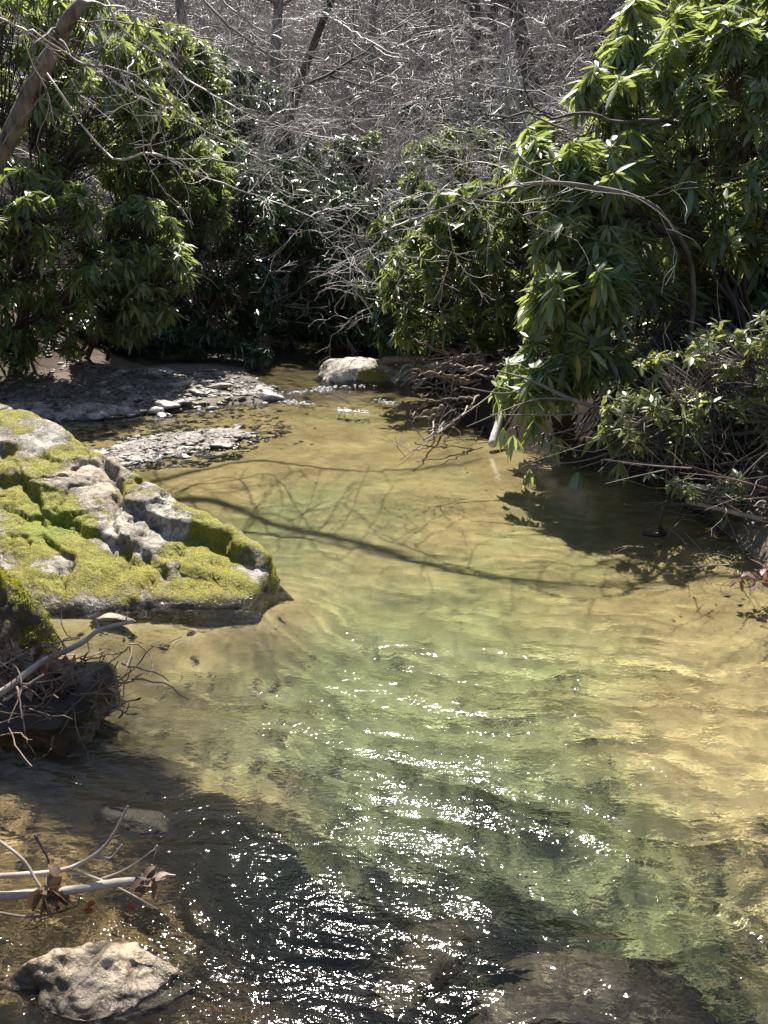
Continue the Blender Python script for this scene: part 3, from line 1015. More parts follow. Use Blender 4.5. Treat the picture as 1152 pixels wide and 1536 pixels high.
def shrub(name, base, Wp, seed, leafmat, label, cat, group=None, nbr=8, L=(.13, .2), nl=(7, 11), alpha=(-35, 20), segs=3, stem=.025, barkm='bark_dark', lscale=None, wid=.12, droop=.28, bare=0, twig=.0035, upw=.5):
    """a shrub: branch parts, each with its own leaves as a sub-part; Wp are the tips of its leafy twigs"""
    r = R_(seed)
    base = np.asarray(base, float)
    root = thing(name, base, label, cat, group)
    # k-means on tips
    c = Wp[r.choice(len(Wp), nbr, replace=False)]
    for _ in range(6):
        idx = ((Wp[:, None] - c[None]) ** 2).sum(-1).argmin(1)
        c = np.array([Wp[idx == k].mean(0) if (idx == k).any() else c[k] for k in range(nbr)])
    for k in range(nbr):
        T_ = Wp[idx == k]
        if len(T_) == 0:
            continue
        b0 = base + np.array([r.normal(0, .18), r.normal(0, .18), -.08])
        cen = c[k] + np.array([0, 0, -.1])
        ctl = b0 * .45 + cen * .55 + np.array([r.normal(0, .15), r.normal(0, .15), upw * np.linalg.norm(cen - b0) * .35])
        main = bez(b0, ctl, cen, 14)
        main[1:-1] += r.normal(0, .02, (12, 3))
        tb = Tubes()
        tb.add(main, stem * r.uniform(.8, 1.2), stem * .35, 6, .15, seed)
        tips = []
        for w_ in T_:
            q = main[r.integers(7, 14)]
            v = w_ - q
            m_ = q + v * .5 + np.array([0, 0, -.08 * np.linalg.norm(v)]) + r.normal(0, .03, 3)
            pl = bez(q, m_, w_, 6)
            tb.add(pl, twig * 2.0, twig, 4)
            tips.append(nrm(nrm(pl[-1] - pl[-2]) + np.array([-.12, -.2, .55]) + r.normal(0, .3, 3)))
        for _ in range(bare):
            q = main[r.integers(5, 14)]
            d = nrm(r.normal(0, 1, 3) + np.array([0, -.5, .1]))
            le = r.uniform(.25, .8)
            pl = [q]
            for _s in range(6):
                d = nrm(d + r.normal(0, .22, 3))
                pl.append(pl[-1] + d * le / 6)
            tb.add(np.array(pl), twig * 1.3, twig * .5, 3)
        bo_ = link('branch', tb.mesh('branch', M[barkm]), root)
        P, A, LL = whorl_leaves(T_, np.array(tips), r, nl, L, alpha, None if lscale is None else lscale[idx == k])
        lo_ = link('leaves', leaves_mesh('leaves', P, A, LL, r, M[leafmat], segs, wid, droop), bo_, (0, 0, 0))
    return root


def tips_in(poly, Y0, Y1, n, seed, bias=1.0, zmin=.25):
    """twig tips through the depth of a crown whose outline is poly; more of them near its sunny outside"""
    r = R_(seed)
    p_ = sample_poly(poly, n, r)
    u = r.random(n) ** bias
    # rounded: thinner near the outline
    e = np.clip(-sd_poly(p_, np.array(poly, float)) / 90, 0, 1) ** .5
    Y = (Y0 + Y1) / 2 + (u - .5) * (Y1 - Y0) * (.35 + .65 * e)
    # clumping: pull toward nearest of some clump centres
    W_ = at(p_[:, 0], p_[:, 1], Y)
    cl = W_[r.choice(n, max(3, n // 9), replace=False)]
    j = ((W_[:, None] - cl[None]) ** 2).sum(-1).argmin(1)
    W_ = W_ + (cl[j] - W_) * r.uniform(.25, .8, (n, 1))
    g_ = terrain(W_[:, :2])
    W_[:, 2] = np.maximum(W_[:, 2], np.maximum(g_, 0) + zmin)
    return W_


RB = [(960, -40), (925, 40), (880, 95), (860, 140), (800, 165), (765, 205), (775, 260), (835, 300), (800, 350), (785, 400), (775, 470), (795, 520), (745, 548), (735, 600), (735, 655), (790, 640),
      (850, 600), (930, 585), (1010, 520), (1080, 470), (1180, 450), (1320, 460), (1320, -40)]
UP = [p for p in RB]
tR = tips_in(RB, 5.6, 7.4, 1900, 401)
tR = np.vstack([tR, tips_in([(860, 230), (1000, 200), (1200, 200), (1200, 480), (1080, 480), (960, 560), (860, 590), (820, 420)], 5.7, 6.8, 420, 403)])
tR = np.vstack([tR, tips_in([(980, 20), (1060, -20), (1210, -20), (1210, 420), (1100, 430), (1010, 300)], 6.4, 7.4, 260, 404)])
_p = proj(tR)
_k = 1 + .45 * sstep(900, 1060, _p[:, 0]) + .12 * sstep(400, 100, _p[:, 1])
_k[-260:] = 1.0
tR = np.array([0, 0, CAMZ]) + (tR - np.array([0, 0, CAMZ])) * _k[:, None]
extra = np.array([at(x, y, Y) for x, y, Y in [(795, 700, 5.4), (868, 705, 5.3), (755, 640, 5.7), (770, 650, 5.6), (835, 655, 5.5), (800, 630, 5.7), (930, 690, 5.1), (745, 600, 6.0), (905, 640, 5.4)]])
shrub('rhododendron', (3.7, 8.6, th(3.7, 8.6)), np.vstack([tR]), 402, 'leaf_bright', 'tall sunlit rhododendron with drooping glossy leaves leaning over the creek from the bank', 'shrub', nbr=22, lscale=.85 + .8 * (_k - 1), L=(.15, .24), nl=(9, 14), droop=.11, wid=.12, alpha=(-26, 17), stem=.028, bare=10)

# the low limb over the water, with its own hanging leaf clusters
o = thing('low_limb', at(1250, 618, 5.9), 'long bare grey limb reaching low over the water under the tall rhododendron', 'branch')
tb = Tubes()
limb = resample(np.array([at(1290, 640, 6.0), at(1152, 617, 5.8), at(1050, 606, 5.8), at(920, 613, 5.7), at(860, 600, 5.7), at(800, 572, 5.8), at(745, 556, 5.9)]), 30)
tb.add(limb, .032, .006, 7, .12, 5)
for a, b, c_ in [((950, 612, 5.75), (850, 622, 5.6), (735, 622, 5.6)), ((920, 613, 5.7), (870, 640, 5.5), (810, 655, 5.5)), ((1040, 606, 5.8), (960, 670, 5.3), (868, 702, 5.3)), ((960, 660, 5.35), (880, 690, 5.35), (797, 697, 5.4)),
                 ((860, 600, 5.7), (800, 600, 5.6), (700, 640, 5.5)), ((1000, 607, 5.8), (1000, 690, 5.2), (935, 690, 5.1)), ((800, 572, 5.8), (760, 590, 5.8), (690, 580, 5.9))]:
    tb.add(resample(np.array([at(*a), at(*b), at(*c_)]), 12), .009, .003, 5)
link('limb', tb.mesh('limb', M['bark_grey']), o)
r = R_(77)
P, A, LL = whorl_leaves(extra, np.repeat(np.array([[0, -.1, 1.0]]), len(extra), 0), r, (7, 10), (.15, .2), (-58, 14))
link('leaves', leaves_mesh('leaves', P, A, LL, r, M['leaf_bright'], 4, .12, .18), o)

# twiggy laurel on the bank
_kL = 1
LA = [(900, 570), (980, 520), (1060, 470), (1160, 440), (1300, 430), (1300, 760), (1152, 720), (1060, 700), (985, 700), (940, 720), (905, 690), (880, 640)]
tL = tips_in(LA, 4.6, 5.9, 620, 411)
shrub('laurel', (3.2, 5.6, .5), tL, 412, 'leaf_small', 'twiggy laurel with sparse small pale leaves on the bank below the tall rhododendron', 'shrub', nbr=9, L=(.045, .085), nl=(5, 9), alpha=(-10, 30), bare=55, stem=.018, barkm='bark_grey', wid=.2, droop=.1, twig=.0028)
LA2 = [(940, 690), (1010, 690), (1060, 700), (1152, 720), (1250, 740), (1250, 830), (1152, 800), (1090, 780), (1040, 750), (985, 735)]
tL = tips_in(LA2, 4.2, 5.2, 130, 415, zmin=.08)
shrub('laurel', (2.75, 4.9, .35), tL, 416, 'leaf_small', 'straggling low laurel twigs hanging over the sandy bank by the water', 'shrub', nbr=5, L=(.04, .075), nl=(4, 7), alpha=(-15, 30), bare=26, stem=.012, barkm='bark_grey', wid=.2, droop=.1, twig=.0026)

# shrubs farther back: outline, depth range, tips, root, material, label
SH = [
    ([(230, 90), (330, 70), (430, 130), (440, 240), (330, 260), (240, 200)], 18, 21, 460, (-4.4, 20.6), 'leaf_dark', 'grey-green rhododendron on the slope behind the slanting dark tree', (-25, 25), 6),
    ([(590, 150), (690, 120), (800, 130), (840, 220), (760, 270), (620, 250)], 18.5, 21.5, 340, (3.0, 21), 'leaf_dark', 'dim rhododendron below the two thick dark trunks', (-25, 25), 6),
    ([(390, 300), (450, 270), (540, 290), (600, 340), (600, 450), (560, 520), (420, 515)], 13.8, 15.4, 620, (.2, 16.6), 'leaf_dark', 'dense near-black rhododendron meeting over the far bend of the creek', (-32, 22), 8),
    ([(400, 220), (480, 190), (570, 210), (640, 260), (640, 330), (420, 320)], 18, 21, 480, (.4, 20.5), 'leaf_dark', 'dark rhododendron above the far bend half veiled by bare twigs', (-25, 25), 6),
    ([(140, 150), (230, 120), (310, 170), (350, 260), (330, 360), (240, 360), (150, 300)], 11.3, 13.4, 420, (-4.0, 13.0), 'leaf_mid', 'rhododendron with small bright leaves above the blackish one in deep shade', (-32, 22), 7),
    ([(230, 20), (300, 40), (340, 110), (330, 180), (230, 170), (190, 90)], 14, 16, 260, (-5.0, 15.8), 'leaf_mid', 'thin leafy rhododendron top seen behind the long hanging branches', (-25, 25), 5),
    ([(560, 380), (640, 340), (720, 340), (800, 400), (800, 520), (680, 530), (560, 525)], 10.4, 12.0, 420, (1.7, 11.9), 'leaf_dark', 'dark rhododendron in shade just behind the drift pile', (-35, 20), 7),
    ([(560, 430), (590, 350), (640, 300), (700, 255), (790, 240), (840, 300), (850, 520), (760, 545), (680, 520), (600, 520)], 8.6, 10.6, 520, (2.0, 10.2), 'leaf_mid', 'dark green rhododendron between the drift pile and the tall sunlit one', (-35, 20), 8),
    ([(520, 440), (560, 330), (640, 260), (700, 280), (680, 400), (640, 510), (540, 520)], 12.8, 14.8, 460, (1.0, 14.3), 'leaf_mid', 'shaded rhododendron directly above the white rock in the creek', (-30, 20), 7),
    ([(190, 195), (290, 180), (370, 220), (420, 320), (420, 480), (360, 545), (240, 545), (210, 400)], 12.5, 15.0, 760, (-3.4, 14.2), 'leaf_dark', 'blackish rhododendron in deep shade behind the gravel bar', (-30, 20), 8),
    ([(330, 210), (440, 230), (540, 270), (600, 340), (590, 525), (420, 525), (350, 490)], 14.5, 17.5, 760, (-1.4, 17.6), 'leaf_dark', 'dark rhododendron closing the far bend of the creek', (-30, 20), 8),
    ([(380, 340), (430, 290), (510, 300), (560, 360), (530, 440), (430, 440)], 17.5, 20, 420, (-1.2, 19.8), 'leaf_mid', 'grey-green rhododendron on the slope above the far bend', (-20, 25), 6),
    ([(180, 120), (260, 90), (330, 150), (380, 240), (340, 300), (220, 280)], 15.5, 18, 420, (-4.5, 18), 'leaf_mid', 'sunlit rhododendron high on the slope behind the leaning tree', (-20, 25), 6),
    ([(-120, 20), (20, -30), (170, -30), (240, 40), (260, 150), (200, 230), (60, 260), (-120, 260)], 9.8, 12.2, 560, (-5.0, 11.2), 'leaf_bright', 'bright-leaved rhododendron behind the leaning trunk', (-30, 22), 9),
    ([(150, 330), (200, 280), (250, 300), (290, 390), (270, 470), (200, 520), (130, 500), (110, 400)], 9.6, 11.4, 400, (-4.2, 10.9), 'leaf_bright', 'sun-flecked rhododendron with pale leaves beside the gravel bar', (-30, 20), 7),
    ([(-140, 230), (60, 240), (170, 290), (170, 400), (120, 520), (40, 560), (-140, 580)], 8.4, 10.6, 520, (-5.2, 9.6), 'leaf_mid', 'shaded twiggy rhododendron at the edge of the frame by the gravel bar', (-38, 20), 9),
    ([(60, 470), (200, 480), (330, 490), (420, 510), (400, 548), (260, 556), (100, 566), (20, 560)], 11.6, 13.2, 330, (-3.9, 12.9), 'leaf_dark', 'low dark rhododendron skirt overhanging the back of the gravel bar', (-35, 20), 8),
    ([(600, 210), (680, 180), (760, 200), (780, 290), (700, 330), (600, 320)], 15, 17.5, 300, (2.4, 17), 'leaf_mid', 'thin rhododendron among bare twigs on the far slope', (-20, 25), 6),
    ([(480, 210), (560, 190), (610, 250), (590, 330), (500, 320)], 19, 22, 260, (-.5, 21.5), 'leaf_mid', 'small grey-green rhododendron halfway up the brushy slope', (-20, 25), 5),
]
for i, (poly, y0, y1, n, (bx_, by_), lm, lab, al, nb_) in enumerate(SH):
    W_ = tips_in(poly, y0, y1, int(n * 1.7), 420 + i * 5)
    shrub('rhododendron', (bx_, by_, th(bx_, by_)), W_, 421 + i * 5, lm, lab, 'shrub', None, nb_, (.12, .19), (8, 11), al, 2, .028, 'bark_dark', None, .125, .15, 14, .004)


# ------------------------------------------------------------------ bare shrubs, trees
def grow(tb, r, p, d, L, rad_, depth, wig=.16, grav=0.0, kids=(3, 5), spread=.8, sides=4, shrink=.55, minr=.0025):
    n = max(4, int(6 + 2 * depth))
    pts = [np.array(p, float)]
    dd = nrm(np.array(d, float))
    dirs = [dd]
    for _ in range(n):
        dd = nrm(dd + r.normal(0, wig, 3) + np.array([0, 0, grav]))
        pts.append(pts[-1] + dd * L / n)
        dirs.append(dd)
    r1 = max(rad_ * .35, minr)
    tb.add(np.array(pts), max(rad_, minr), r1, sides if depth > 0 else 3)
    if depth > 0:
        for _ in range(r.integers(kids[0], kids[1] + 1)):
            k = r.integers(int(n * .25), n + 1)
            a = nrm(r.normal(0, 1, 3))
            cd = nrm(dirs[k] + spread * a)
            u = k / n
            grow(tb, r, pts[k], cd, L * shrink * r.uniform(.7, 1.25), (rad_ + (r1 - rad_) * u) * .62, depth - 1, wig * 1.1, grav, kids, spread, sides, shrink, minr)


def shrub_mesh(seed, mat, h=2.4, stems=9, lean=.5, rad0=.013, minr=.0035):
    r = R_(seed)
    tb = Tubes()
    for _ in range(stems):
        an = r.uniform(0, 6.3)
        tl = r.uniform(.1, lean + .45)
        d = np.array([math.cos(an) * tl, math.sin(an) * tl - .12, 1])
        grow(tb, r, (math.cos(an) * .1, math.sin(an) * .1, -.1), d, h * r.uniform(.6, 1.1), rad0 * r.uniform(.7, 1.3), 3, .14, -.025, (3, 5), .75, 4, .5, minr)
    return tb.mesh('bare_shrub', M[mat])


r = R_(900)
pale = [shrub_mesh(910 + i, 'twig_pale', 2.5, 9, .6, .012, .0034) for i in range(4)]
tall = [shrub_mesh(950 + i, 'twig_pale', 5.0, 6, .45, .02, .003) for i in range(3)]
mauve = [shrub_mesh(930 + i, 'twig_mauve', 2.6, 10, .45, .012, .006) for i in range(4)]


def place(meshes, spots, name, label, cat, group, smin=.8, smax=1.3):
    for x, y in spots:
        o_ = link(name, meshes[r.integers(len(meshes))], None, (x, y, th(x, y) - .03))
        s = r.uniform(smin, smax)
        o_.scale = (s, s, s * r.uniform(.85, 1.1))
        o_.rotation_euler = (r.uniform(-.1, .1), r.uniform(-.1, .1), r.uniform(0, 6.3))
        tag(o_, label, cat, group)


sp = []
while len(sp) < 46:
    y = r.uniform(14, 22)
    x = r.uniform(-.22, .3) * y
    if sd_poly(np.array([[x, y]]), POLY)[0] > .6:
        sp.append((x, y))
place(pale, sp, 'bare_shrub', 'bare pale-twigged shrub tangled with its neighbours on the slope beyond the creek', 'shrub', 'bare pale shrubs on the slope')
sp = [(r.uniform(-.42, .55) * y, y) for y in r.uniform(21, 36, 90)]
place(mauve, sp, 'bare_shrub', 'bare mauve-brown shrub in the thicket high on the far hillside', 'shrub', 'bare brown shrubs on the hillside', .9, 1.6)
place(tall, [(2.2, 12.0), (-1.9, 17.8), (.2, 18.6), (1.9, 15.2), (3.2, 14.2), (-3.6, 16.0), (1.0, 17.0), (-.8, 19.5), (2.9, 17.5), (-2.9, 19.5), (-4.2, 18.2), (.3, 15.9), (1.3, 19.5), (3.9, 16.2), (-1.6, 21.5), (2.2, 21.0), (4.6, 18.5), (-5.0, 21)], 'bare_sapling', 'tall many-stemmed bare sapling with fine pale twigs arching over the far creek', 'sapling', 'bare saplings over the far creek', .85, 1.15)
# hanging twigs over the creek in the middle distance: two pale shrubs leaning out
place(pale, [(2.6, 11.4), (3.4, 10.4), (-2.2, 18.6), (1.6, 12.6)], 'bare_shrub', 'bare pale shrub leaning out toward the creek beside the rhododendrons', 'shrub', 'bare shrubs beside the creek', 1.0, 1.3)


def tree(label, pts, r0, seed, bark='bark_dark', limbs=7, name='bare_tree', group=None, limb_from=.35, lim_len=3.0, kids=(3, 4), depth=2):
    """a bare tree: trunk along pts (control points), limb parts with twigs"""
    r = R_(seed)
    pts = resample(np.array(pts), 26)
    g0 = th(pts[0][0], pts[0][1])
    root = thing(name, (pts[0][0], pts[0][1], g0), label, 'tree', group)
    tb = Tubes()
    tb.add(pts, r0, r0 * .3, 10, .14, seed)
    link('trunk', tb.mesh('trunk', M[bark]), root)
    for k in range(limbs):
        u = limb_from + (1 - limb_from) * (k + r.random()) / limbs
        i = min(int(u * 25), 24)
        an = r.uniform(0, 6.3)
        d = np.array([math.cos(an), math.sin(an), r.uniform(.1, .8)])
        tl = Tubes()
        grow(tl, r, pts[i], d, lim_len * r.uniform(.6, 1.2) * (1.3 - .6 * u), r0 * .32 * (1.2 - .6 * u), depth, .13, .02, kids, .7, 5, .55, .004)
        link('limb', tl.mesh('limb', M['bark_grey'] if bark != 'bark_dark' else M[bark]), root)
    return root


def vtree(px0, py0, Y, px1, py1, top, r0, seed, label, **kw):
    a, b = at(px0, py0, Y), at(px1, py1, Y)
    d = (b - a) / max(b[2] - a[2], .2)
    g_ = th(a[0] - d[0] * (a[2]), Y)
    base = a + d * (g_ - .2 - a[2])
    mid = a + d * (b[2] - a[2])
    tp = a + d * (top - a[2]) + np.array([.3, .2, 0])
    return tree(label, [base, a, mid, (mid + tp) / 2 + np.array([.1, -.1, 0]), tp], r0, seed, **kw)


vtree(803, 150, 19.5, 772, 0, 12, .22, 501, 'dark thick-trunked bare tree on the slope above the rhododendrons', limb_from=.5)
vtree(716, 120, 23, 712, 0, 13, .2, 502, 'dark upright bare tree standing beside the thicker leaning one', limb_from=.5)
vtree(738, 120, 23.5, 742, 0, 13, .15, 509, 'slim dark tree between the two thicker trunks', limb_from=.5)
vtree(905, 70, 24, 872, 0, 13, .16, 503, 'slim dark tree leaning at the edge of the bright rhododendron top', limb_from=.5)
vtree(413, 250, 18.5, 462, 90, 11, .13, 504, 'slanting dark tree rising among the pale twigs', limb_from=.45)
vtree(412, 190, 24, 414, 60, 14, .2, 505, 'pale grey straight trunk behind the slanting tree', bark='bark_grey', limb_from=.5)
vtree(556, 140, 26, 562, 0, 14, .14, 506, 'thin grey tree in the middle of the hillside brush', bark='bark_grey', limb_from=.5)
vtree(285, 120, 25, 270, 0, 14, .18, 507, 'grey tree at the top behind the hanging bare branches', bark='bark_grey', limb_from=.5)
vtree(640, 130, 29, 650, 0, 15, .16, 508, 'distant brown trunk half lost in the mauve brush', limb_from=.5)
vtree(1000, 60, 27, 1010, 0, 15, .2, 510, 'brown trunk behind the top of the bright rhododendron', limb_from=.4)

# --- leaning tree at the upper left and its long hanging branches
shadow = lambda px, py, z: gnd(px, py, -.15) + SUN * ((z + .15) / SUN[2])
root = thing('leaning_tree', (-5.1, 8.3, th(-5.1, 8.3)), 'leaning rough-barked tree with a pale lichen patch and long bare branches, upper left', 'tree')
tb = Tubes()
trunk = resample(np.array([(-5.1, 8.3, th(-5.1, 8.3) - .3), at(-60, 330, 8), at(0, 235, 8), at(40, 150, 8), at(80, 75, 8), at(135, -5, 8), shadow(300, 765, 4.9), shadow(420, 788, 5.1), shadow(560, 824, 5.3), shadow(680, 858, 5.5), shadow(870, 884, 5.7), shadow(1010, 898, 5.8), shadow(1200, 916, 5.9)]), 80)
tb.add(trunk, np.interp(np.linspace(0, 1, 80), [0, .36, .5, 1], [.10, .064, .043, .02]), None, 16, .3, 9)
link('trunk', tb.mesh('trunk', M['bark_trunk']), root)
V_ = trunk[24]
r = R_(600)
BR = [([(60, 105), (50, 70), (90, 42), (150, 33), (240, 45), (330, 60), (420, 80)], 7.7, .013), ([(90, 60), (120, 95), (200, 115), (300, 190), (370, 228), (430, 262), (480, 274)], 7.4, .013),
      ([(150, -20), (180, 40), (240, 85), (300, 130), (360, 165), (430, 195), (520, 212)], 7.6, .012), ([(70, 110), (165, 235), (230, 228), (300, 262), (360, 285), (420, 305), (490, 335), (545, 356)], 7.2, .010),
      ([(280, -30), (350, 45), (420, 90), (500, 95), (570, 130)], 7.5, .013), ([(300, -30), (390, 45), (470, 80), (520, 115), (600, 135)], 7.9, .012), ([(-20, 20), (60, 55), (150, 110), (220, 150)], 7.2, .010),
      ([(440, -30), (490, 20), (550, 60), (620, 92)], 8.2, .010), ([(120, 0), (200, 18), (240, 70), (270, 95)], 7.3, .007), ([(200, 90), (190, 130), (240, 175), (230, 230), (330, 240), (420, 260)], 7.1, .008)]
for pl, Y, r0 in BR:
    tb = Tubes()
    n = len(pl)
    pts = resample(np.array([at(x, y, Y + .9 * (i / (n - 1)) * (1 if r.random() > .4 else -1)) for i, (x, y) in enumerate(pl)]), 28)
    pts[1:] += r.normal(0, .008, (27, 3))
    tb.add(pts, r0, .003, 5)
    for k in range(11):
        i = r.integers(5, 27)
        d = nrm(pts[i + 1] - pts[i] + r.normal(0, .55, 3))
        grow(tb, r, pts[i], d, r.uniform(.25, .8), r0 * .4, 1, .16, 0, (2, 4), .7, 3, .55, .002)
    link('branch', tb.mesh('branch', M['twig_pale'] if r0 < .0125 else M['bark_grey']), root)
# limbs overhead, out over the creek: these throw the long shadows on the water
OV = [
      ([(420, 802), (560, 830), (700, 855)], (5.2, 5.5), (.025, .012)), ([(380, 712), (520, 716), (640, 712), (720, 708)], (4.6, 4.9), (.022, .01)),
      ]
for pl, (z0, z1), (ra, rb) in OV:
    n = len(pl)
    pts = resample(np.array([shadow(x, y, z0 + (z1 - z0) * i / (n - 1)) for i, (x, y) in enumerate(pl)]), 36)
    j_ = 40 if pl[0][0] > 500 else 33
    pts = np.vstack([resample(np.array([trunk[j_], trunk[j_] * .4 + pts[0] * .6 + np.array([0, .3, .35]), pts[0], pts[6]]), 16)[:11], pts[1:]])
    pts[1:] += r.normal(0, .012, (len(pts) - 1, 3))
    tb = Tubes()
    tb.add(pts, ra, rb, 7, .1, 3)
    for k in range(2):
        i = r.integers(5, len(pts) - 1)
        grow(tb, r, pts[i], nrm(pts[i] - pts[i - 1] + r.normal(0, .6, 3)), r.uniform(.5, 1.3), rb * .55, 1, .14, 0, (2, 4), .7, 4, .5, .003)
    link('limb', tb.mesh('limb', M['bark_trunk']), root)

# leaning snag added out of frame above to throw the broad blunt shadow
s0 = [shadow(-260, 1060, 4.6), shadow(-40, 1120, 4.7), shadow(150, 1165, 4.9), shadow(320, 1225, 5.2), shadow(485, 1298, 5.5)]
root = thing('shadow_snag', (-5.4, 6.0, .5), 'unseen broken snag added high over the near water to cast its broad shadow', 'tree')
tb = Tubes()
tb.add(resample(np.array([(-5.6, 6.0, -.1), (-4.9, 5.9, 2.4), (-3.9, 5.9, 4.1)] + s0[1:]), 40), .2, .17, 12, .25, 31)
link('trunk', tb.mesh('trunk', M['bark_trunk']), root)
tb = Tubes()
r = R_(611)
for k in range(6):
    grow(tb, r, s0[2] + (s0[4] - s0[2]) * r.random(), (r.normal(), r.normal(), .3), 1.1, .025, 1, .15, 0)
link('limb', tb.mesh('limb', M['bark_trunk']), root)

# --- arching bare sapling on the right
root = thing('sapling', (2.9, 7.6, th(2.9, 7.6)), 'thin bare sapling arching out over the creek in front of the rhododendrons', 'sapling')
tb = Tubes()
pts = resample(np.array([(2.9, 7.6, .3), at(1040, 420, 7.0), at(1000, 330, 6.4), at(950, 295, 5.9), at(870, 278, 5.6), at(800, 275, 5.6), at(720, 293, 5.8), at(620, 330, 6.1), at(545, 357, 6.4)]), 44)
tb.add(pts, .024, .004, 7, .1, 3)
link('stem', tb.mesh('stem', M['bark_grey']), root)
tb = Tubes()
r = R_(620)
for k in range(20):
    i = r.integers(24, 43)
    grow(tb, r, pts[i], nrm(pts[i + 1 if i < 43 else i] - pts[i - 1] + r.normal(0, .5, 3)), r.uniform(.3, .9), .005, 2, .16, -.02, (2, 3), .7, 3, .55, .002)
link('twig', tb.mesh('twig', M['twig_pale']), root)
root = thing('dead_limb', at(960, 178, 6.6), 'dead brown limb lying level in the top of the tall rhododendron', 'branch')
tb = Tubes()
pts = resample(np.array([at(1040, 190, 6.9), at(980, 180, 6.6), at(930, 183, 6.5), at(880, 170, 6.4), at(835, 176, 6.4), at(790, 170, 6.4), at(735, 182, 6.4)]), 24)
pts[1:] += R_(5).normal(0, .006, (23, 3))
tb.add(pts, .018, .006, 7, .25, 7)
for a in ([(830, 173), (800, 160), (785, 120), (800, 90)], [(800, 174), (850, 195), (885, 198)], [(760, 176), (720, 172), (690, 178)], [(905, 174), (903, 150), (890, 110)]):
    tb.add(resample(np.array([at(x, y, 6.35) for x, y in a]), 10), .008, .003, 5)
link('limb', tb.mesh('limb', M['bark_dark']), root)


# ------------------------------------------------------------------ driftwood
def stick(name, label, pts, r0, r1, mat, cat='branch', group=None, side=(), sides=7, rough=.14, seed=1, wob=0.0):
    """pts (px, py, Y); side twigs are parts of the same stick"""
    P = resample(np.array([at(*q) for q in pts]), max(8, 6 * len(pts)))
    if wob:
        P[1:-1] += R_(seed).normal(0, wob, (len(P) - 2, 3))
    if not side:
        tb = Tubes()
        tb.add(P, r0, r1, sides, rough, seed)
        o_ = link(name, tb.mesh(name, M[mat]))
        return tag(o_, label, cat, group)
    root = thing(name, P[0], label, cat, group)
    tb = Tubes()
    tb.add(P, r0, r1, sides, rough, seed)
    link('stem', tb.mesh('stem', M[mat]), root)
    for s_ in side:
        tb = Tubes()
        Q = resample(np.array([at(*q) for q in s_[0]]), 12)
        tb.add(Q, s_[1], s_[1] * .4, 6, .1, seed)
        link('twig', tb.mesh('twig', M[mat]), root)
    return root


stick('log', 'weathered grey log with a splintered root end lying against the white rock', [(640, 556, 10.4), (668, 548, 10.4), (715, 540, 10.3), (790, 533, 10.3)], .085, .06, 'wood_bleached', 'log',
      side=[([(640, 556, 10.4), (615, 556, 10.3), (592, 575, 10.2)], .045), ([(645, 555, 10.4), (620, 565, 10.2), (600, 580, 10.1)], .03), ([(645, 552, 10.4), (610, 548, 10.3), (600, 560, 10.2)], .03), ([(650, 556, 10.4), (630, 575, 10.2), (622, 586, 10.1)], .02)])
stick('log', 'short brown log end sticking out behind the splintered log', [(575, 541, 10.9), (610, 540, 10.8), (660, 548, 10.7)], .06, .05, 'wood_brown', 'log')
stick('log', 'white bleached trunk sloping into the water beside the drift pile', [(756, 606, 7.3), (738, 668, 7.0)], .026, .042, 'wood_white', 'log')
r = R_(700)
pile_lab = 'bare grey-brown stick in the drift pile on the bank beside the splintered log'
for k in range(70):
    Y = r.uniform(7.4, 10.2)
    x0, y0 = r.uniform(650, 780), r.uniform(525, 620)
    an = rad(r.normal(190, 38))
    ln = r.uniform(40, 150) * 8.5 / Y
    x1, y1 = x0 + ln * math.cos(an), y0 - ln * math.sin(an) * .6
    x1 = max(x1, 618)
    g0 = gnd(x1, min(max(y1, 480), 660))
    Y1 = Y + r.normal(0, .4)
    for _ in range(8):
        b_ = at(x1, y1, Y1)
        if b_[2] < 0.02:
            Y1 -= .25
    stick('drift_stick', pile_lab, [(x0, y0, Y), ((x0 + x1) / 2 + r.normal(0, 6), (y0 + y1) / 2 + r.normal(0, 7), (Y + Y1) / 2), (x1, y1, Y1)], r.uniform(.007, .022), r.uniform(.003, .008),
          ['wood_bleached', 'wood_brown', 'wood_brown', 'bark_grey'][r.integers(4)], 'stick', 'sticks of the drift pile', sides=5, seed=k, wob=.012)
# fine bare branch hanging down-left to the water
root = thing('bare_branch', at(740, 585, 6.3), 'fine bare branch drooping from the drift pile toward the sandy shallows', 'branch')
tb = Tubes()
pts = resample(np.array([at(760, 575, 6.4), at(720, 605, 6.2), at(670, 640, 6.05), at(640, 662, 5.9), at(600, 690, 5.85)]), 22)
tb.add(pts, .009, .002, 5)
link('stem', tb.mesh('stem', M['bark_grey']), root)
tb = Tubes()
r = R_(711)
for k in range(14):
    i = r.integers(5, 21)
    grow(tb, r, pts[i], nrm(pts[i + 1 if i < 21 else i] - pts[i - 1] + r.normal(0, .55, 3) * np.array([1, .5, .6])), r.uniform(.15, .42), .0035, 1, .2, 0, (1, 3), .6, 3, .5, .0018)
link('twig', tb.mesh('twig', M['bark_grey']), root)

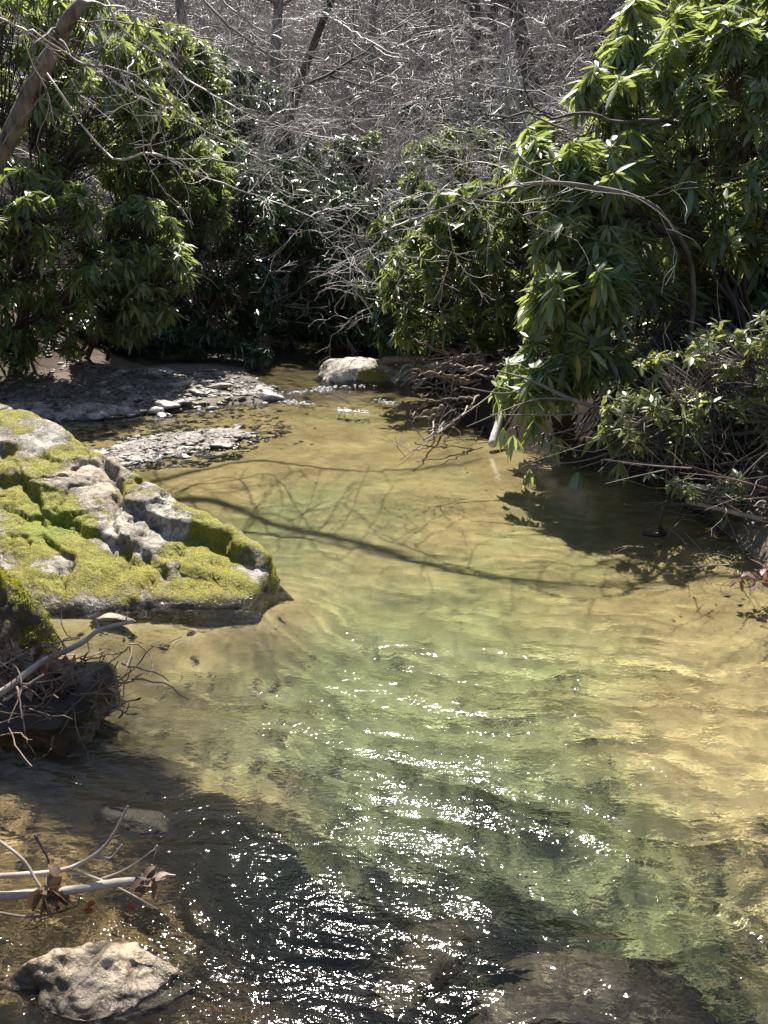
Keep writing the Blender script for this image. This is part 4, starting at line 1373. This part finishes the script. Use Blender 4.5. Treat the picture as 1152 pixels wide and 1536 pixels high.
# left tangle
stick('driftwood_branch', 'forked bare grey branch lying up out of the twig tangle by the dark rock', [(-60, 1062, 2.55), (0, 1040, 2.6), (60, 995, 2.7), (120, 966, 2.8), (150, 945, 2.85), (200, 932, 2.9)], .017, .007, 'wood_bleached', side=[
    ([(60, 995, 2.7), (75, 985, 2.68), (86, 972, 2.66)], .007), ([(-10, 1062, 2.6), (30, 1035, 2.62), (65, 1012, 2.6)], .009), ([(150, 945, 2.85), (146, 935, 2.85), (144, 927, 2.85)], .006), ([(188, 935, 2.9), (190, 930, 2.9), (189, 925, 2.9)], .006),
    ([(100, 975, 2.75), (95, 960, 2.75), (120, 955, 2.8)], .004)], seed=3)
stick('twig', 'thin bent twig reaching over the water from the tangle', [(95, 1040, 2.7), (140, 1040, 2.72), (175, 1022, 2.74), (202, 1003, 2.76)], .006, .0025, 'wood_brown', 'twig', seed=4)
stick('twig', 'pale straight twig crossing the tangle below the forked branch', [(0, 1000, 2.75), (60, 970, 2.85), (120, 957, 2.9)], .005, .003, 'wood_bleached', 'twig', seed=5)
root = thing('twig_tangle', (gnd(40, 1080)[0], gnd(40, 1080)[1] + .1, 0), 'dark flood-washed tangle of roots and twigs below the dark rock', 'debris')
tb = Tubes()
r = R_(720)
cc = np.array([gnd(40, 1085)[0], gnd(40, 1085)[1] + .12, .06])
for k in range(230):
    p0 = cc + r.normal(0, 1, 3) * np.array([.16, .1, .07])
    d = r.normal(0, 1, 3) * np.array([1, .7, .5])
    grow(tb, r, p0, d, r.uniform(.1, .34), r.uniform(.002, .006), 0, .3)
link('roots', tb.mesh('roots', M['wood_brown']), root)['kind'] = 'stuff'
V, F = poly_rock(np.zeros(3), [((0, 0, .1), (.2, -.1, 1)), ((0, -.17, 0), (0, -1, .4)), ((.24, 0, 0), (1, -.2, .4)), ((-.4, 0, 0), (-1, 0, 0)), ((0, .2, 0), (0, 1, 0)), ((0, 0, -.2), (0, 0, -1))], 5, 8)
V = V * (1 + .25 * fbm(V * 9, 5, 3))[:, None]
link('silt_core', mk_mesh('silt_core', V + cc + np.array([-.05, .02, -.04]), F, M['wood_black']), root)
n = 60
P = cc + r.normal(0, 1, (n, 3)) * np.array([.13, .06, .05]) + np.array([-.02, .06, .1])
link('dead_leaves', leaves_mesh('dead_leaves', P, nrm(r.normal(0, 1, (n, 3))), r.uniform(.04, .08, n), r, M['leaf_brown'], 3, .28, .3, .5), root)['kind'] = 'stuff'

# bottom-left sticks
stick('driftwood_branch', 'upper of the two sticks over the riffle, pale with an upturned forked tip', [(-80, 1318, 1.78), (0, 1314, 1.78), (90, 1306, 1.77), (140, 1284, 1.76), (168, 1255, 1.76), (192, 1209, 1.77)], .0095, .003, 'wood_bleached', side=[
    ([(142, 1283, 1.76), (165, 1287, 1.74), (183, 1267, 1.74)], .004), ([(98, 1306, 1.77), (140, 1316, 1.74), (190, 1338, 1.72), (236, 1364, 1.70)], .0045), ([(150, 1319, 1.74), (190, 1303, 1.74), (234, 1272, 1.76)], .003),
    ([(230, 1276, 1.76), (236, 1268, 1.76), (230, 1290, 1.74)], .002)], seed=6)
stick('driftwood_branch', 'lower of the two sticks over the riffle, thick and brown with a split end', [(-80, 1348, 1.72), (0, 1344, 1.72), (100, 1336, 1.72), (170, 1325, 1.72), (225, 1320, 1.72)], .013, .011, 'wood_bleached', side=[
    ([(222, 1320, 1.72), (245, 1313, 1.72), (263, 1313, 1.72)], .006), ([(222, 1322, 1.72), (238, 1324, 1.71), (248, 1318, 1.71)], .007)], seed=7)
stick('twig', 'thin twig slanting down across the two sticks at the frame edge', [(-10, 1255, 1.8), (35, 1290, 1.76), (60, 1330, 1.72), (90, 1365, 1.7)], .005, .003, 'wood_bleached', 'twig', seed=8)
stick('twig', 'dark upright twig crossing behind the two sticks', [(52, 1252, 1.85), (72, 1290, 1.82), (78, 1332, 1.8)], .004, .002, 'wood_black', 'twig', seed=9)
stick('twig', 'dark thin twig trailing in the riffle below the two sticks', [(-10, 1368, 1.68), (50, 1375, 1.66), (110, 1362, 1.7), (120, 1345, 1.72)], .004, .002, 'wood_brown', 'twig', seed=10)


def leaf_thing(name, px, py, Y, label, mat, L=.05, n=1, wid=.3, seed=1, spread=.02, cat='leaf'):
    r = R_(seed)
    P = at(px, py, Y) + r.normal(0, spread, (n, 3)) * (n > 1)
    A = nrm(r.normal(0, 1, (n, 3)) * np.array([.6, .4, 1]) - np.array([0, 0, .4]))
    m_ = leaves_mesh(name, P - np.array([0, 0, 0]), A, L * r.uniform(.8, 1.2, n), r, mat, 4, wid, .25, .6, var=r.uniform(.1, .9, n))
    return tag(link(name, m_), label, cat)


leaf_thing('dead_leaf_clump', 75, 1335, 1.70, 'brown dead leaves caught where the twigs cross the two sticks', M['leaf_brown'], .06, 16, .3, 21, .012)
leaf_thing('dead_leaf_clump', 222, 1325, 1.70, 'dark ragged dead leaves wrapped on the split stick end', M['leaf_brown'], .04, 14, .3, 22, .012)
leaf_thing('fallen_leaf', 130, 1362, 1.69, 'upright orange dead leaf caught in the riffle below the sticks', M['leaf_orange'], .035, 2, .4, 23, .004)
leaf_thing('fallen_leaf', 201, 1362, 1.69, 'small red-orange dead leaf touching the water near the twig end', M['leaf_orange'], .022, 2, .4, 24, .004)

# right side: dark snag in the water, bank branch, maroon plant, leaf litter
root = thing('dark_snag', gnd(985, 802), 'short black snag standing in the shallows under the bank', 'branch')
tb = Tubes()
tb.add(resample(np.array([gnd(964, 800, .01), gnd(985, 802, .02), gnd(998, 800, .035)]), 10), .016, .02, 6, .3, 2)
tb.add(resample(np.array([gnd(993, 800, .04), at(990, 785, 4.55), at(997, 760, 4.6), at(1015, 742, 4.7)]), 10), .016, .006, 6, .2, 2)
tb.add(resample(np.array([at(940, 770, 4.9), at(975, 762, 4.8), at(1000, 752, 4.7)]), 10), .005, .006, 5)
link('stem', tb.mesh('stem', M['wood_black']), root)
stick('bank_branch', 'straight pale dead branch lying on the sandy bank at the water edge', [(1030, 752, 4.75), (1085, 765, 4.6), (1152, 781, 4.45), (1230, 800, 4.3)], .014, .017, 'wood_bleached', seed=12)
r = R_(740)
for k in range(80):
    x0, y0 = r.uniform(960, 1230), r.uniform(690, 870)
    g_ = gnd(x0, y0)
    z = max(th(g_[0], g_[1]), 0.0)
    g_ = gnd(x0, y0, z)
    Y = g_[1]
    dx, dy = r.normal(0, 55), r.normal(0, 16)
    a, b = (x0, y0, Y - .05), (x0 + dx, y0 + dy - 8, Y - .1 + r.normal(0, .1))
    stick('bank_twig', 'thin bare twig or root among others straggling down the sandy bank', [a, ((a[0] + b[0]) / 2, (a[1] + b[1]) / 2 - r.uniform(-3, 5), (a[2] + b[2]) / 2), b], r.uniform(.0015, .005), .0012,
          ['bark_grey', 'wood_brown', 'wood_brown', 'wood_bleached'][r.integers(4)], 'twig', 'twigs on the sandy bank', sides=5, seed=k)
for k in range(34):
    x0, y0 = r.uniform(750, 940), r.uniform(596, 650)
    d_ = ray(x0, y0)
    Y = 4.6
    while Y < 9 and at(x0, y0, Y)[2] > max(th(*at(x0, y0, Y)[:2]), 0) + .01:
        Y += .05
    x1, y1 = x0 + r.normal(0, 26), y0 + r.uniform(18, 60)
    stick('bank_root', 'thin brown root hanging down the dark undercut bank behind the low limb', [(x0, y0, Y), ((x0 + x1) / 2 + r.normal(0, 8), (y0 + y1) / 2, Y - .06), (x1, y1, Y - r.uniform(.08, .2))], r.uniform(.004, .012), .002,
          ['wood_brown', 'wood_black', 'bark_grey'][r.integers(3)], 'root', 'roots on the undercut bank', sides=5, seed=k, wob=.01)
root = thing('maroon_plant', at(1125, 880, 3.75), 'small plant with maroon-grey leaves at the water edge', 'plant')
W_ = np.array([at(1125, 858, 3.72), at(1148, 850, 3.7), at(1140, 868, 3.66), at(1165, 862, 3.7), at(1110, 866, 3.7)])
tb = Tubes()
for w_ in W_:
    tb.add(resample(np.array([at(1190, 882, 3.8), (at(1170, 880, 3.78) + w_) / 2, w_]), 8), .004, .002, 5)
link('stem', tb.mesh('stem', M['wood_brown']), root)
P, A, LL = whorl_leaves(W_, np.repeat([[0, -.2, 1.0]], 5, 0), r, (5, 7), (.05, .07), (0, 30))
link('leaves', leaves_mesh('leaves', P, A, LL, r, M['leaf_maroon'], 3, .24, .2), root)


def litter(name, pts, label, r, L=(.05, .1)):
    n = len(pts)
    A = nrm(r.normal(0, 1, (n, 3)) * np.array([1, 1, .35]))
    o_ = link(name, leaves_mesh(name, pts, A, r.uniform(*L, n), r, M['leaf_brown'], 2, .25, .1, .4))
    return tag(o_, label, 'leaf litter', None, 'stuff')


RBP = [(740, 640), (800, 660), (905, 700), (985, 722), (1060, 775), (1160, 850), (1300, 900), (1300, 700), (1152, 640), (1000, 600), (760, 560)]
litter('fallen_leaves', ground_pts(RBP, 1800, r, .012), 'dry brown leaves strewn on the sandy bank', r)
litter('sunken_leaves', np.vstack([ground_pts([(100, 940), (420, 930), (500, 1200), (480, 1330), (100, 1360), (0, 1200)], 60, r, .012), ground_pts([(640, 680), (800, 720), (980, 790), (1152, 930), (1000, 960), (700, 760)], 50, r, .01)]), 'brown sunken leaves lying on the creek bed', r, (.03, .06))
q = np.stack([r.uniform(1.8, 6, 3200), r.uniform(-.5, 7, 3200)], -1)
q = q[sd_poly(q, POLY) > .12]
litter('fallen_leaves', np.concatenate([q, terrain(q)[:, None] + .012], -1), 'dry brown leaves lying on the bank by the near water', r)
q = np.stack([r.uniform(-.5, .5, 9000), r.uniform(13.5, 34, 9000)], -1)
q[:, 0] *= q[:, 1] * 1.1
q = q[sd_poly(q, POLY) > .4]
litter('fallen_leaves', np.concatenate([q, terrain(q)[:, None] + .02], -1), 'brown leaf litter covering the far hillside', r, (.08, .16))

# broken white water on the far riffle
m, t, p, o = new_mat('foam')
p.inputs['Base Color'].default_value = (0.8, 0.82, 0.84, 1)
p.inputs['Roughness'].default_value = 0.5
r = R_(760)
D, Fi = ico(1)
fp = []
for x0, y0, x1, y1, n in [(425, 590, 500, 584, 60), (470, 582, 560, 578, 60), (505, 614, 550, 619, 50), (565, 600, 600, 606, 40), (420, 602, 470, 606, 40), (590, 574, 640, 570, 40)]:
    u = r.random(n)
    g_ = gnd(x0 + (x1 - x0) * u + r.normal(0, 3, n), y0 + (y1 - y0) * u + r.normal(0, 1.3, n), 0.004)
    fp.append(g_)
fp = np.vstack(fp)
sc = np.stack([r.uniform(.006, .03, len(fp)), r.uniform(.005, .013, len(fp)), r.uniform(.004, .012, len(fp))], -1)
v = D[None] * (1 + .3 * r.normal(0, 1, (len(fp), len(D), 1))) * sc[:, None] + fp[:, None]
f = Fi[None] + (np.arange(len(fp)) * len(D))[:, None, None]
tag(link('foam', mk_mesh('foam', v.reshape(-1, 3), f.reshape(-1, 3), m)), 'flecks of white water on the far riffle', 'foam', None, 'stuff')

# sunlight refracted through the moving surface on to the bed
sl.cycles.is_caustics_light = True
wo = SC.objects['water']
wo.cycles.is_caustics_caster = True
for o_ in SC.objects:
    if o_.type == 'MESH' and o_ is not wo:
        n_ = (o_.parent.name if o_.parent else o_.name).split('.')[0]
        if n_ in ('ground', 'gravel', 'bed_pebbles', 'sunken_leaves', 'sunken_rock', 'wet_rock', 'creek_rock', 'mossy_boulder', 'dark_rock', 'stone', 'pale_stone', 'log', 'twig_tangle', 'driftwood_branch', 'twig', 'bank_twig', 'dark_snag', 'drift_stick'):
            o_.cycles.is_caustics_receiver = True
